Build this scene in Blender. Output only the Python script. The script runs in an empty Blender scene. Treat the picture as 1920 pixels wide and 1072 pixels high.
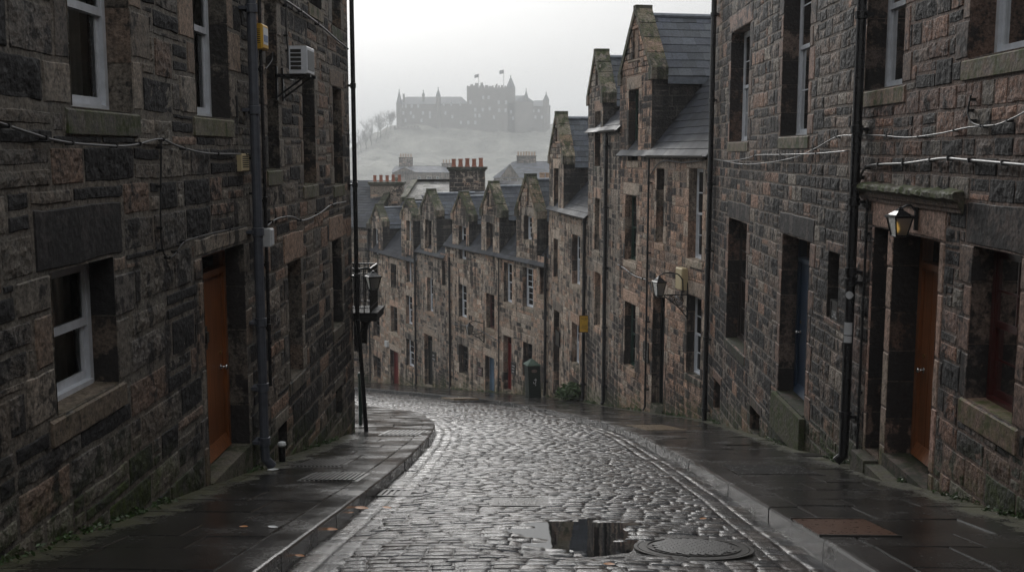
import bpy, math, random
import numpy as np
from mathutils import Vector, Matrix

R = math.radians
rnd = random.Random(7)
npr = np.random.RandomState(11)
SC = bpy.context.scene

# ------------------------------------------------------------------ camera
PITCH, YAW, FPX = 7.26, 1.163, 1970.0
cam_d = bpy.data.cameras.new('camera')
cam_d.sensor_width = 36.0
cam_d.lens = FPX / 1920 * 36
cam_d.clip_start, cam_d.clip_end = 0.1, 5000
cam = bpy.data.objects.new('camera', cam_d)
SC.collection.objects.link(cam)
cam.location = (0, 0, 0)
cam.rotation_euler = (R(90 - PITCH), 0, R(YAW))
SC.camera = cam
CM = np.array(Matrix.Rotation(R(YAW), 3, 'Z') @ Matrix.Rotation(R(90 - PITCH), 3, 'X'))

# ------------------------------------------------------------------ light
SUN_EL, SUN_AZ = 22.0, -9.0          # degrees; azimuth from +Y towards +X
SKY_STRENGTH, SUN_STRENGTH, EXPOSURE = 0.10, 1.2, 0.0
CLOUD, CLOUD_MIX = (5.3, 13.5), 0.85   # cloud radiance at the horizon and overhead
w = bpy.data.worlds.new('World')
SC.world = w
w.use_nodes = True
nt = w.node_tree
for n in list(nt.nodes):
    nt.nodes.remove(n)
sky = nt.nodes.new('ShaderNodeTexSky')
sky.sky_type = 'NISHITA'
sky.sun_disc = False
sky.sun_elevation = R(SUN_EL)
sky.sun_rotation = R(SUN_AZ)
sky.altitude = 0
sky.air_density = 1.0
sky.dust_density = 6.0
sky.ozone_density = 1.0
hs = nt.nodes.new('ShaderNodeHueSaturation')
hs.inputs['Saturation'].default_value = 0.12
bg = nt.nodes.new('ShaderNodeBackground')
bg.inputs[1].default_value = SKY_STRENGTH
wo = nt.nodes.new('ShaderNodeOutputWorld')
nt.links.new(sky.outputs[0], hs.inputs['Color'])
# overcast: a grey cloud layer, brighter overhead, mixed with the clear sky behind it
tcw = nt.nodes.new('ShaderNodeTexCoord')
sep = nt.nodes.new('ShaderNodeSeparateXYZ')
nt.links.new(tcw.outputs['Generated'], sep.inputs[0])
mrw = nt.nodes.new('ShaderNodeMapRange')
for i_, v_ in enumerate((0.2, 0.85, *CLOUD)):
    mrw.inputs[i_ + 1].default_value = v_
nt.links.new(sep.outputs[2], mrw.inputs[0])
cl = nt.nodes.new('ShaderNodeMix'); cl.data_type = 'RGBA'
cl.blend_type = 'MULTIPLY'; cl.inputs[0].default_value = 1
cl.inputs[6].default_value = (.965, .985, 1.0, 1)
cn = nt.nodes.new('ShaderNodeTexNoise')
cn.inputs['Scale'].default_value = 2.6; cn.inputs['Detail'].default_value = 5; cn.inputs['Roughness'].default_value = .55
cmap = nt.nodes.new('ShaderNodeMapping'); cmap.inputs['Scale'].default_value = (1, 1, 3.2)
nt.links.new(tcw.outputs['Generated'], cmap.inputs[0]); nt.links.new(cmap.outputs[0], cn.inputs['Vector'])
cmr = nt.nodes.new('ShaderNodeMapRange')
for i_, v_ in enumerate((0.3, 0.7, .86, 1.14)):
    cmr.inputs[i_ + 1].default_value = v_
nt.links.new(cn.outputs['Fac'], cmr.inputs[0])
cmu = nt.nodes.new('ShaderNodeMath'); cmu.operation = 'MULTIPLY'
nt.links.new(mrw.outputs[0], cmu.inputs[0]); nt.links.new(cmr.outputs[0], cmu.inputs[1])
nt.links.new(cmu.outputs[0], cl.inputs[7])
mxw = nt.nodes.new('ShaderNodeMix'); mxw.data_type = 'RGBA'
mxw.inputs[0].default_value = CLOUD_MIX
nt.links.new(hs.outputs[0], mxw.inputs[6])
nt.links.new(cl.outputs[2], mxw.inputs[7])
nt.links.new(mxw.outputs[2], bg.inputs[0])
nt.links.new(bg.outputs[0], wo.inputs[0])
sd = bpy.data.lights.new('sun', 'SUN')
sd.energy = SUN_STRENGTH
sd.angle = R(19)
sd.color = (1.0, 0.98, 0.95)
sun = bpy.data.objects.new('sun', sd)
SC.collection.objects.link(sun)
_sv = Vector((math.sin(R(SUN_AZ)) * math.cos(R(SUN_EL)), math.cos(R(SUN_AZ)) * math.cos(R(SUN_EL)), math.sin(R(SUN_EL))))
sun.rotation_euler = _sv.to_track_quat('Z', 'Y').to_euler()
SC.view_settings.view_transform = 'Standard'
SC.view_settings.look = 'None'
SC.view_settings.exposure = EXPOSURE
SC.view_settings.gamma = 1
SC.render.engine = 'CYCLES'
SC.cycles.max_bounces = 6
SC.cycles.diffuse_bounces = 3
SC.cycles.glossy_bounces = 3
SC.cycles.transmission_bounces = 4
SC.cycles.transparent_max_bounces = 6
SC.cycles.volume_bounces = 1
SC.cycles.sample_clamp_indirect = 4
SC.cycles.caustics_reflective = False
SC.cycles.caustics_refractive = False
SC.cycles.use_denoising = True
try:
    SC.cycles.denoiser = 'OPENIMAGEDENOISE'
    SC.cycles.denoising_input_passes = 'RGB_ALBEDO_NORMAL'
except Exception:
    pass

# ------------------------------------------------------------------ helpers
def ray(px, py):
    d = np.array(((px - 960) / FPX, (536 - py) / FPX, -1.0))
    return CM @ d

def at_y(px, py, y):
    d = ray(px, py)
    return d * (y / d[1])

def zg(y):
    """pavement level down the street"""
    y = np.asarray(y, float)
    z = np.where(y < 43, -(1.3 + 0.205 * y), -(10.115 + 0.195 * (y - 43)))
    return z

def ground_at(px, py, dz=0.0):
    d = ray(px, py)
    lo, hi = 3.0, 90.0
    for _ in range(60):
        m = (lo + hi) / 2
        if d[2] / d[1] * m > float(zg(m)) + dz:
            lo = m
        else:
            hi = m
    return d * (lo / d[1])

def vn(P, s=0.0):
    P = np.asarray(P, float) + s
    i = np.floor(P)
    f = P - i
    f = f * f * (3 - 2 * f)
    def h(dx, dy, dz):
        q = (i[:, 0] + dx) * 127.1 + (i[:, 1] + dy) * 311.7 + (i[:, 2] + dz) * 74.7
        r = np.sin(q) * 43758.5453
        return r - np.floor(r)
    x, y, z = f[:, 0], f[:, 1], f[:, 2]
    a = h(0, 0, 0) * (1 - x) + h(1, 0, 0) * x
    b = h(0, 1, 0) * (1 - x) + h(1, 1, 0) * x
    c = h(0, 0, 1) * (1 - x) + h(1, 0, 1) * x
    d = h(0, 1, 1) * (1 - x) + h(1, 1, 1) * x
    return ((a * (1 - y) + b * y) * (1 - z) + (c * (1 - y) + d * y) * z) * 2 - 1

def fbm(P, octv=4, s=0.0):
    P = np.asarray(P, float)
    v, a = np.zeros(len(P)), 1.0
    for k in range(octv):
        v += a * vn(P * (2.03 ** k), s + 17.3 * k)
        a *= 0.5
    return v / 1.9

def smooth(x, a, b):
    t = np.clip((x - a) / (b - a), 0, 1)
    return t * t * (3 - 2 * t)

WLOC = {}
COL = SC.collection

def tag(o, label=None, cat=None, group=None, kind=None):
    if label: o['label'] = label
    if cat: o['category'] = cat
    if group: o['group'] = group
    if kind: o['kind'] = kind
    return o

def thing(name, label, cat, loc, group=None):
    o = bpy.data.objects.new(name, None)
    o.empty_display_size = 0.2
    COL.objects.link(o)
    o.location = [float(v) for v in loc]
    WLOC[o.name] = np.array(loc, float)
    return tag(o, label, cat, group)

class MB:
    def __init__(s):
        s.v, s.q, s.t, s.c, s.x, s.n = [], [], [], [], [], 0
    def add(s, v, q=None, t=None, c=None, x=None):
        v = np.asarray(v, float).reshape(-1, 3)
        if q is not None and len(q): s.q.append(np.asarray(q, np.int64).reshape(-1, 4) + s.n)
        if t is not None and len(t): s.t.append(np.asarray(t, np.int64).reshape(-1, 3) + s.n)
        m = len(v)
        def full(a, d):
            a = d if a is None else a
            a = np.asarray(a, float)
            return np.broadcast_to(a, (m, 4)) if a.ndim == 1 else a
        s.v.append(v)
        s.c.append(full(c, (.2, .2, .2, 0)))
        s.x.append(full(x, (.2, 0, 0, 1)))
        s.n += m
        return s
    def box8(s, P, c=None, x=None):
        # P: 8 corners, bottom ring 0-3, top ring 4-7
        return s.add(P, [(3, 2, 1, 0), (4, 5, 6, 7), (0, 1, 5, 4), (1, 2, 6, 5), (2, 3, 7, 6), (3, 0, 4, 7)], c=c, x=x)
    def box(s, a, b, c=None, x=None):
        (x0, y0, z0), (x1, y1, z1) = a, b
        return s.box8([(x0, y0, z0), (x1, y0, z0), (x1, y1, z0), (x0, y1, z0), (x0, y0, z1), (x1, y0, z1), (x1, y1, z1), (x0, y1, z1)], c, x)
    def tube(s, pts, r, n=8, c=None, x=None, cap=True):
        pts = [Vector(p) for p in pts]
        rs = r if isinstance(r, (list, tuple)) else [r] * len(pts)
        V = []
        up = None
        for i, p in enumerate(pts):
            d = (pts[min(i + 1, len(pts) - 1)] - pts[max(i - 1, 0)]).normalized()
            if up is None:
                up = Vector((0, 0, 1)) if abs(d.z) < .9 else Vector((1, 0, 0))
            e1 = d.cross(up).normalized()
            e2 = e1.cross(d).normalized()
            up = e2
            for k in range(n):
                a = 2 * math.pi * k / n
                V.append(p + (e1 * math.cos(a) + e2 * math.sin(a)) * rs[i])
        Q = []
        for i in range(len(pts) - 1):
            for k in range(n):
                k2 = (k + 1) % n
                Q.append((i * n + k, i * n + k2, (i + 1) * n + k2, (i + 1) * n + k))
        T = []
        if cap:
            V.append(pts[0]); V.append(pts[-1])
            b = len(V) - 2
            for k in range(n):
                T.append((b, (k + 1) % n, k))
                T.append((b + 1, (len(pts) - 1) * n + k, (len(pts) - 1) * n + (k + 1) % n))
        return s.add(np.array([tuple(p) for p in V]), Q, T, c, x)
    def lathe(s, base, prof, n=12, c=None, x=None, rot=0.0):
        # prof: (radius, z) list
        base = np.array(base, float)
        V, Q = [], []
        for (r, z) in prof:
            for k in range(n):
                a = 2 * math.pi * k / n + rot
                V.append(base + (r * math.cos(a), r * math.sin(a), z))
        m = len(prof)
        for i in range(m - 1):
            for k in range(n):
                k2 = (k + 1) % n
                Q.append((i * n + k, i * n + k2, (i + 1) * n + k2, (i + 1) * n + k))
        T = []
        V.append(base + (0, 0, prof[0][1])); V.append(base + (0, 0, prof[-1][1]))
        b = len(V) - 2
        for k in range(n):
            T.append((b, (k + 1) % n, k)); T.append((b + 1, (m - 1) * n + k, (m - 1) * n + (k + 1) % n))
        return s.add(V, Q, T, c, x)
    def build(s, name, mat, parent=None, smooth=False, attrs=True):
        me = bpy.data.meshes.new(name)
        V = np.concatenate(s.v)
        if parent is not None:
            V = V - WLOC[parent.name]
        q = np.concatenate(s.q) if s.q else np.zeros((0, 4), np.int64)
        t = np.concatenate(s.t) if s.t else np.zeros((0, 3), np.int64)
        me.vertices.add(len(V))
        me.vertices.foreach_set('co', V.astype(np.float32).ravel())
        li = np.concatenate([q.ravel(), t.ravel()])
        me.loops.add(len(li))
        me.loops.foreach_set('vertex_index', li.astype(np.int32))
        me.polygons.add(len(q) + len(t))
        st = np.concatenate([np.arange(len(q)) * 4, len(q) * 4 + np.arange(len(t)) * 3])
        me.polygons.foreach_set('loop_start', st.astype(np.int32))
        me.polygons.foreach_set('use_smooth', np.full(len(q) + len(t), smooth, bool))
        me.update(calc_edges=True)
        me.validate()
        if attrs:
            a = me.color_attributes.new('col', 'FLOAT_COLOR', 'POINT')
            a.data.foreach_set('color', np.concatenate(s.c).astype(np.float32).ravel())
            a = me.color_attributes.new('aux', 'FLOAT_COLOR', 'POINT')
            a.data.foreach_set('color', np.concatenate(s.x).astype(np.float32).ravel())
        me.materials.append(mat)
        o = bpy.data.objects.new(name, me)
        COL.objects.link(o)
        if parent is not None:
            o.parent = parent
            WLOC[o.name] = WLOC[parent.name]
        else:
            WLOC[o.name] = np.zeros(3)
        return o

class Fac:
    """a wall plane: u along it, z up, w out towards the street"""
    def __init__(s, p0, p1, side):
        s.o = np.array(p0, float)
        d = np.array(p1, float) - s.o
        s.L = float(np.hypot(*d))
        s.d = d / s.L
        s.n = np.array((-s.d[1], s.d[0])) * (1 if side == 'R' else -1)
    def W(s, u, z, w=0.0):
        u, z, w = np.broadcast_arrays(np.asarray(u, float), np.asarray(z, float), np.asarray(w, float))
        x = s.o[0] + u * s.d[0] + w * s.n[0]
        y = s.o[1] + u * s.d[1] + w * s.n[1]
        return np.stack([x, y, z], -1)
    def px(s, px, py, w=0.0):
        r = ray(px, py)
        o = s.o + s.n * w
        t = np.dot(o, s.n) / np.dot(r[:2], s.n)
        p = r * t
        return float(np.dot(p[:2] - s.o, s.d)), float(p[2])
    def rect(s, x0, x1, yt, yb):
        xm = (x0 + x1) / 2
        ym = (yt + yb) / 2
        a, b = s.px(x0, ym)[0], s.px(x1, ym)[0]
        z1, z0 = s.px(xm, yt)[1], s.px(xm, yb)[1]
        return min(a, b), max(a, b), z0, z1
    def box(s, mb, u0, u1, z0, z1, w0, w1, c=None, x=None):
        P = [s.W(u, z, w_) for z in (z0, z1) for (u, w_) in ((u0, w0), (u1, w0), (u1, w1), (u0, w1))]
        return mb.box8(P, c, x)
    def gz(s, u):
        return float(zg(s.o[1] + u * s.d[1]))

# ------------------------------------------------------------------ materials
def mat(name):
    m = bpy.data.materials.new(name)
    m.use_nodes = True
    nt = m.node_tree
    p = nt.nodes['Principled BSDF']
    return m, nt, p

def N(nt, t, **k):
    n = nt.nodes.new(t)
    for a, v in k.items():
        if a.startswith('i_'):
            key = a[2:]
            n.inputs[int(key) if key.isdigit() else key].default_value = v
        else:
            setattr(n, a, v)
    return n

def L(nt, a, b):
    nt.links.new(a, b)

def math_(nt, op, a, b=None, clamp=False):
    n = N(nt, 'ShaderNodeMath', operation=op, use_clamp=clamp)
    for i, v in enumerate((a, b)):
        if v is None: continue
        if isinstance(v, (int, float)): n.inputs[i].default_value = v
        else: L(nt, v, n.inputs[i])
    return n.outputs[0]

def mixc(nt, fac, a, b, mode='MIX'):
    n = N(nt, 'ShaderNodeMix', data_type='RGBA', blend_type=mode)
    for i, v in ((0, fac), (6, a), (7, b)):
        if isinstance(v, (int, float)): n.inputs[i].default_value = v
        elif isinstance(v, tuple): n.inputs[i].default_value = v
        else: L(nt, v, n.inputs[i])
    return n.outputs[2]

def noise_(nt, vec, scale, detail=5, rough=.6):
    n = N(nt, 'ShaderNodeTexNoise')
    n.inputs['Scale'].default_value = scale
    n.inputs['Detail'].default_value = detail
    n.inputs['Roughness'].default_value = rough
    L(nt, vec, n.inputs['Vector'])
    return n.outputs['Fac']

def maprange(nt, v, a, b, c, d):
    n = N(nt, 'ShaderNodeMapRange')
    L(nt, v, n.inputs[0])
    for i, q in enumerate((a, b, c, d)):
        n.inputs[i + 1].default_value = q
    return n.outputs[0]

SOOT_THR = .955
def stone_material(name='stone', rough=(.55, .9), bump=1.0, spec=.35, soot=(10.0, .9), sw=(.6, .3, .34)):
    m, nt, p = mat(name)
    tc = N(nt, 'ShaderNodeTexCoord').outputs['Object']
    col = N(nt, 'ShaderNodeVertexColor', layer_name='col')
    aux = N(nt, 'ShaderNodeVertexColor', layer_name='aux')
    sx = N(nt, 'ShaderNodeSeparateColor')
    L(nt, aux.outputs[0], sx.inputs[0])
    rk, moss = sx.outputs[0], sx.outputs[1]
    n1 = noise_(nt, tc, 4.2, 7, .68)
    n2 = noise_(nt, tc, 13, 6, .7)
    n3 = noise_(nt, tc, 38, 4, .7)
    nL = noise_(nt, tc, .42, 3, .55)
    mp = N(nt, 'ShaderNodeMapping')
    mp.inputs['Scale'].default_value = (2.6, 2.6, .35)
    L(nt, tc, mp.inputs[0])
    n4 = noise_(nt, mp.outputs[0], 1.6, 5, .6)
    v = math_(nt, 'ADD', math_(nt, 'MULTIPLY', n2, .8), math_(nt, 'MULTIPLY', n3, .7))
    tone = maprange(nt, v, .57, .95, .22, 1.75)
    c = mixc(nt, 1.0, col.outputs[0], tone, 'MULTIPLY')
    # mineral tints
    nt_ = noise_(nt, tc, 1.3, 3, .5)
    c = mixc(nt, maprange(nt, nt_, .45, .7, 0, .3), c, mixc(nt, 1.0, c, (1.2, .92, .76, 1), 'MULTIPLY'))
    # soot: ragged patches whose amount is given per stone, and long damp streaks
    s0 = math_(nt, 'ADD', math_(nt, 'ADD', math_(nt, 'MULTIPLY', n1, sw[0]), math_(nt, 'MULTIPLY', n4, sw[1])), math_(nt, 'ADD', math_(nt, 'MULTIPLY', n2, .16), math_(nt, 'MULTIPLY', nL, sw[2])))
    s0 = math_(nt, 'ADD', math_(nt, 'MULTIPLY', math_(nt, 'SUBTRACT', s0, .5 * (sum(sw) + .16)), 2.6), .7)
    thr = math_(nt, 'SUBTRACT', SOOT_THR, math_(nt, 'MULTIPLY', col.outputs[1], .56))
    sf = math_(nt, 'MULTIPLY', math_(nt, 'SUBTRACT', s0, thr), soot[0], True)
    sf = math_(nt, 'MULTIPLY', sf, soot[1])
    c = mixc(nt, sf, c, mixc(nt, n3, (.008, .008, .009, 1), (.028, .026, .027, 1)))
    # moss
    mf = math_(nt, 'MULTIPLY', moss, maprange(nt, math_(nt, 'ADD', n1, math_(nt, 'MULTIPLY', n2, .5)), .6, .86, 0, 1.1), True)
    c = mixc(nt, mf, c, mixc(nt, n2, (.026, .04, .008, 1), (.075, .1, .018, 1)))
    L(nt, c, p.inputs['Base Color'])
    L(nt, maprange(nt, n2, .3, .7, rough[0], rough[1]), p.inputs['Roughness'])
    p.inputs['Specular IOR Level'].default_value = spec
    vo = N(nt, 'ShaderNodeTexVoronoi')
    vo.inputs['Scale'].default_value = 16
    L(nt, tc, vo.inputs['Vector'])
    hgt = math_(nt, 'ADD', math_(nt, 'MULTIPLY', n2, 1.0), math_(nt, 'ADD', math_(nt, 'MULTIPLY', n3, .35), math_(nt, 'MULTIPLY', vo.outputs[0], .5)))
    b = N(nt, 'ShaderNodeBump')
    b.inputs['Distance'].default_value = .05 * bump
    L(nt, hgt, b.inputs['Height'])
    L(nt, math_(nt, 'ADD', math_(nt, 'MULTIPLY', rk, .8), .12, True), b.inputs['Strength'])
    L(nt, b.outputs[0], p.inputs['Normal'])
    return m

def plain(name, color, rough=.5, metal=0.0, spec=.5, var=.25, nscale=12, bump=.0, bdist=.01):
    m, nt, p = mat(name)
    tc = N(nt, 'ShaderNodeTexCoord').outputs['Object']
    n = noise_(nt, tc, nscale, 5, .65)
    t = maprange(nt, n, .3, .7, 1 - var, 1 + var)
    c = mixc(nt, 1.0, (*color, 1), t, 'MULTIPLY')
    L(nt, c, p.inputs['Base Color'])
    p.inputs['Metallic'].default_value = metal
    p.inputs['Specular IOR Level'].default_value = spec
    L(nt, maprange(nt, n, .3, .7, max(.02, rough * .8), min(1, rough * 1.2)), p.inputs['Roughness'])
    if bump:
        b = N(nt, 'ShaderNodeBump')
        b.inputs['Distance'].default_value = bdist
        b.inputs['Strength'].default_value = bump
        L(nt, n, b.inputs['Height'])
        L(nt, b.outputs[0], p.inputs['Normal'])
    return m

def wood(name, color, rough=.35):
    m, nt, p = mat(name)
    tc = N(nt, 'ShaderNodeTexCoord').outputs['Object']
    mp = N(nt, 'ShaderNodeMapping')
    mp.inputs['Scale'].default_value = (14, 14, .7)
    L(nt, tc, mp.inputs[0])
    n = noise_(nt, mp.outputs[0], 2.2, 6, .6)
    n2 = noise_(nt, tc, 1.4, 3, .6)
    c = mixc(nt, 1.0, (*color, 1), maprange(nt, n, .3, .7, .6, 1.35), 'MULTIPLY')
    c = mixc(nt, 1.0, c, maprange(nt, n2, .3, .7, .75, 1.2), 'MULTIPLY')
    L(nt, c, p.inputs['Base Color'])
    p.inputs['Roughness'].default_value = rough
    b = N(nt, 'ShaderNodeBump')
    b.inputs['Distance'].default_value = .004
    b.inputs['Strength'].default_value = .4
    L(nt, n, b.inputs['Height'])
    L(nt, b.outputs[0], p.inputs['Normal'])
    return m

def wet_material(name, rough=(.1, .45), bump=.6, bd=.01, spec=.5, nsc=28, mossy=False, patch=0.6):
    m, nt, p = mat(name)
    tc = N(nt, 'ShaderNodeTexCoord').outputs['Object']
    col = N(nt, 'ShaderNodeVertexColor', layer_name='col')
    n2 = noise_(nt, tc, nsc, 6, .65)
    n3 = noise_(nt, tc, 130, 4, .7)
    n1 = noise_(nt, tc, patch, 4, .6)
    c = mixc(nt, 1.0, col.outputs[0], maprange(nt, n2, .3, .7, .6, 1.4), 'MULTIPLY')
    r = maprange(nt, math_(nt, 'ADD', math_(nt, 'MULTIPLY', n1, .75), math_(nt, 'MULTIPLY', n2, .25)), .35, .65, rough[0], rough[1])
    if mossy:
        aux = N(nt, 'ShaderNodeVertexColor', layer_name='aux')
        sx = N(nt, 'ShaderNodeSeparateColor')
        L(nt, aux.outputs[0], sx.inputs[0])
        nm = noise_(nt, tc, 3.0, 6, .7)
        mf = math_(nt, 'MULTIPLY', math_(nt, 'SUBTRACT', math_(nt, 'ADD', math_(nt, 'ADD', math_(nt, 'MULTIPLY', nm, .9), math_(nt, 'MULTIPLY', n2, .55)), sx.outputs[1]), 1.12), 5.0, True)
        c = mixc(nt, mf, c, mixc(nt, n2, (.022, .022, .01, 1), (.07, .068, .022, 1)))
        mm = N(nt, 'ShaderNodeMix', data_type='FLOAT')
        L(nt, mf, mm.inputs[0]); L(nt, r, mm.inputs[2]); mm.inputs[3].default_value = .85
        r = mm.outputs[0]
    L(nt, c, p.inputs['Base Color'])
    L(nt, r, p.inputs['Roughness'])
    p.inputs['Specular IOR Level'].default_value = spec
    b = N(nt, 'ShaderNodeBump')
    b.inputs['Distance'].default_value = bd
    b.inputs['Strength'].default_value = bump
    L(nt, math_(nt, 'ADD', n2, math_(nt, 'MULTIPLY', n3, .3)), b.inputs['Height'])
    L(nt, b.outputs[0], p.inputs['Normal'])
    return m

def glass_material():
    m = bpy.data.materials.new('window_glass')
    m.use_nodes = True
    nt = m.node_tree
    for n in list(nt.nodes): nt.nodes.remove(n)
    o = N(nt, 'ShaderNodeOutputMaterial')
    tr = N(nt, 'ShaderNodeBsdfTransparent'); tr.inputs[0].default_value = (.75, .8, .8, 1)
    gl = N(nt, 'ShaderNodeBsdfGlossy'); gl.inputs['Roughness'].default_value = .03
    fr = N(nt, 'ShaderNodeFresnel'); fr.inputs[0].default_value = 1.45
    tc = N(nt, 'ShaderNodeTexCoord').outputs['Object']
    b = N(nt, 'ShaderNodeBump'); b.inputs['Distance'].default_value = .01; b.inputs['Strength'].default_value = .15
    L(nt, noise_(nt, tc, 3.5, 2, .5), b.inputs['Height'])
    L(nt, b.outputs[0], gl.inputs['Normal'])
    mx = N(nt, 'ShaderNodeMixShader')
    L(nt, fr.outputs[0], mx.inputs[0]); L(nt, tr.outputs[0], mx.inputs[1]); L(nt, gl.outputs[0], mx.inputs[2])
    L(nt, mx.outputs[0], o.inputs[0])
    return m

M = {}
M['stone'] = stone_material()
M['farstone'] = stone_material('far_stone', bump=1.5, soot=(4.5, .88), sw=(.34, .75, .6))
M['slate'] = wet_material('slate', rough=(.42, .7), bump=.5, bd=.008, nsc=16, spec=.28)
M['sett'] = wet_material('wet_setts', rough=(.09, .34), bump=.7, bd=.011, nsc=22, patch=1.6)
M['flag'] = wet_material('wet_flagstones', rough=(.06, .34), bump=.35, bd=.006, nsc=30, mossy=True, spec=.6, patch=1.1)
M['ground'] = plain('earth', (.03, .028, .025), .8, var=.4, nscale=3)
M['hill'] = plain('hillside', (.21, .205, .18), .95, var=.6, nscale=.06, bump=1.0, bdist=6)
M['white'] = plain('white_paint', (.62, .64, .68), .4, var=.14, nscale=9, bump=.2, bdist=.002)
M['black'] = plain('black_iron', (.012, .012, .014), .3, var=.3, nscale=30, bump=.25, bdist=.002)
M['matblack'] = plain('matt_black_iron', (.014, .014, .015), .75, spec=.2)
M['greypipe'] = plain('grey_pipe_paint', (.075, .082, .1), .35, var=.3, nscale=8, bump=.15, bdist=.002)
M['greenframe'] = plain('dark_green_paint', (.02, .05, .04), .35)
M['darkframe'] = plain('brown_black_paint', (.035, .026, .024), .4)
M['redframe'] = plain('oxblood_paint', (.07, .016, .014), .35)
M['orange'] = wood('varnished_door_wood', (.25, .088, .03))
M['blue'] = wood('blue_door_paint', (.012, .03, .062), .4)
M['paleblue'] = wood('faded_blue_paint', (.11, .17, .24), .5)
M['red'] = wood('red_door_paint', (.16, .022, .02), .4)
M['blackdoor'] = wood('black_door_paint', (.012, .014, .014), .4)
M['glass'] = glass_material()
M['darkglass'] = plain('dark_window_glass', (.012, .014, .016), .06, var=.3)
M['curtain'] = plain('net_curtain', (.58, .57, .54), .9, var=.2)
M['brass'] = plain('brass', (.5, .36, .15), .3, metal=1)
M['steel'] = plain('steel', (.55, .55, .55), .25, metal=1)
M['lead'] = plain('lead_flashing', (.17, .19, .22), .4, var=.3, nscale=6)
M['terracotta'] = plain('terracotta', (.28, .105, .065), .7, var=.3, nscale=10)
M['palepot'] = plain('weathered_clay', (.42, .3, .22), .8, var=.2)
M['cream'] = plain('cream_plastic', (.55, .45, .27), .5, var=.1)
M['yellow'] = plain('yellow_plastic', (.62, .36, .04), .5, var=.15)
M['paper'] = plain('white_plastic', (.6, .61, .62), .5, var=.1)
M['ink'] = plain('black_ink', (.015, .013, .01), .6)
M['blueprint'] = plain('blue_print', (.12, .18, .32), .5)
M['iron'] = plain('cast_iron', (.035, .033, .031), .34, var=.4, nscale=36, bump=.6, bdist=.006)
M['rust'] = plain('rusty_iron', (.075, .035, .02), .3, var=.4, nscale=14, bump=.3, bdist=.004)
M['cabgreen'] = plain('bottle_green_paint', (.008, .017, .014), .35, var=.3)
M['capgreen'] = plain('weathered_green_paint', (.06, .1, .075), .5, var=.3)
M['cable'] = plain('grey_cable', (.1, .1, .105), .35, var=.2)
M['blackcable'] = plain('black_cable', (.015, .015, .016), .4)
M['leafgreen'] = plain('shrub_leaf', (.04, .075, .02), .45, var=.5, nscale=6)
M['leaforange'] = plain('fallen_leaf', (.36, .13, .02), .5, var=.4, nscale=20)
M['castle'] = plain('castle_stone', (.14, .13, .12), .9, var=.3, nscale=.25)
M['bark'] = plain('bare_bark', (.06, .055, .05), .9)
M['flagcloth'] = plain('flag_cloth', (.04, .045, .06), .8)
M['lampglass'] = None
m, nt_l, p = mat('lamp_glass')
p.inputs['Base Color'].default_value = (.32, .32, .3, 1)
p.inputs['Roughness'].default_value = .35
p.inputs['Transmission Weight'].default_value = .85
p.inputs['Specular IOR Level'].default_value = .25
M['lampglass'] = m
m, nt_l, p = mat('amber_bulb')
p.inputs['Base Color'].default_value = (.7, .4, .08, 1)
p.inputs['Emission Color'].default_value = (1, .6, .15, 1)
p.inputs['Emission Strength'].default_value = .9
M['bulb'] = m
m, nt_l, p = mat('puddle_water')
p.inputs['Base Color'].default_value = (.012, .012, .013, 1)
p.inputs['Roughness'].default_value = .02
p.inputs['Specular IOR Level'].default_value = .5
tc = N(nt_l, 'ShaderNodeTexCoord').outputs['Object']
b = N(nt_l, 'ShaderNodeBump'); b.inputs['Distance'].default_value = .004; b.inputs['Strength'].default_value = .06
L(nt_l, noise_(nt_l, tc, 9, 3, .5), b.inputs['Height']); L(nt_l, b.outputs[0], p.inputs['Normal'])
M['water'] = m

# ------------------------------------------------------------------ masonry
PAL_LEFT = [((.175, .155, .132), 3, .34), ((.135, .122, .11), 2.6, .55), ((.03, .029, .031), 3.5, 1.0), ((.215, .155, .122), 1.0, .3), ((.215, .195, .168), 1.5, .25)]
PAL_LEFT2 = [((.21, .178, .148), 3, .38), ((.155, .138, .122), 3, .6), ((.046, .043, .043), 2.6, 1.0), ((.26, .178, .135), 1.6, .28)]
PAL_RIGHT = [((.19, .122, .098), 3, .45), ((.15, .12, .105), 3, .62), ((.034, .031, .031), 2.5, 1.0), ((.25, .148, .108), 1.5, .3), ((.19, .168, .145), 1.4, .4)]
PAL_FAR = [((.43, .345, .275), 3.2, .5), ((.41, .285, .215), 2.4, .46), ((.34, .285, .24), 3.0, .58), ((.17, .15, .135), .8, .85), ((.5, .43, .355), 1.3, .4)]
PAL_FARD = [((.33, .28, .235), 3, .6), ((.27, .235, .2), 3, .68), ((.14, .125, .115), 1.1, .95), ((.36, .255, .195), 1.4, .55)]
DR_LEFT = [((.195, .172, .146), 3, .28), ((.21, .162, .128), 2, .25), ((.13, .118, .107), 1.4, .6)]
DR_RIGHT = [((.225, .15, .12), 3, .25), ((.195, .145, .12), 2, .35), ((.15, .118, .104), 1.2, .6)]
DR_FAR = [((.4, .33, .27), 3, .35), ((.42, .29, .22), 2, .3), ((.27, .235, .2), 1.4, .6)]

def pick(pal, r):
    t = r.random() * sum(p[1] for p in pal)
    for p in pal:
        t -= p[1]
        if t <= 0: break
    k = r.uniform(.75, 1.3)
    return (p[0][0] * k, p[0][1] * k, p[0][2] * k), p[2] + r.uniform(-.15, .15)

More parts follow.
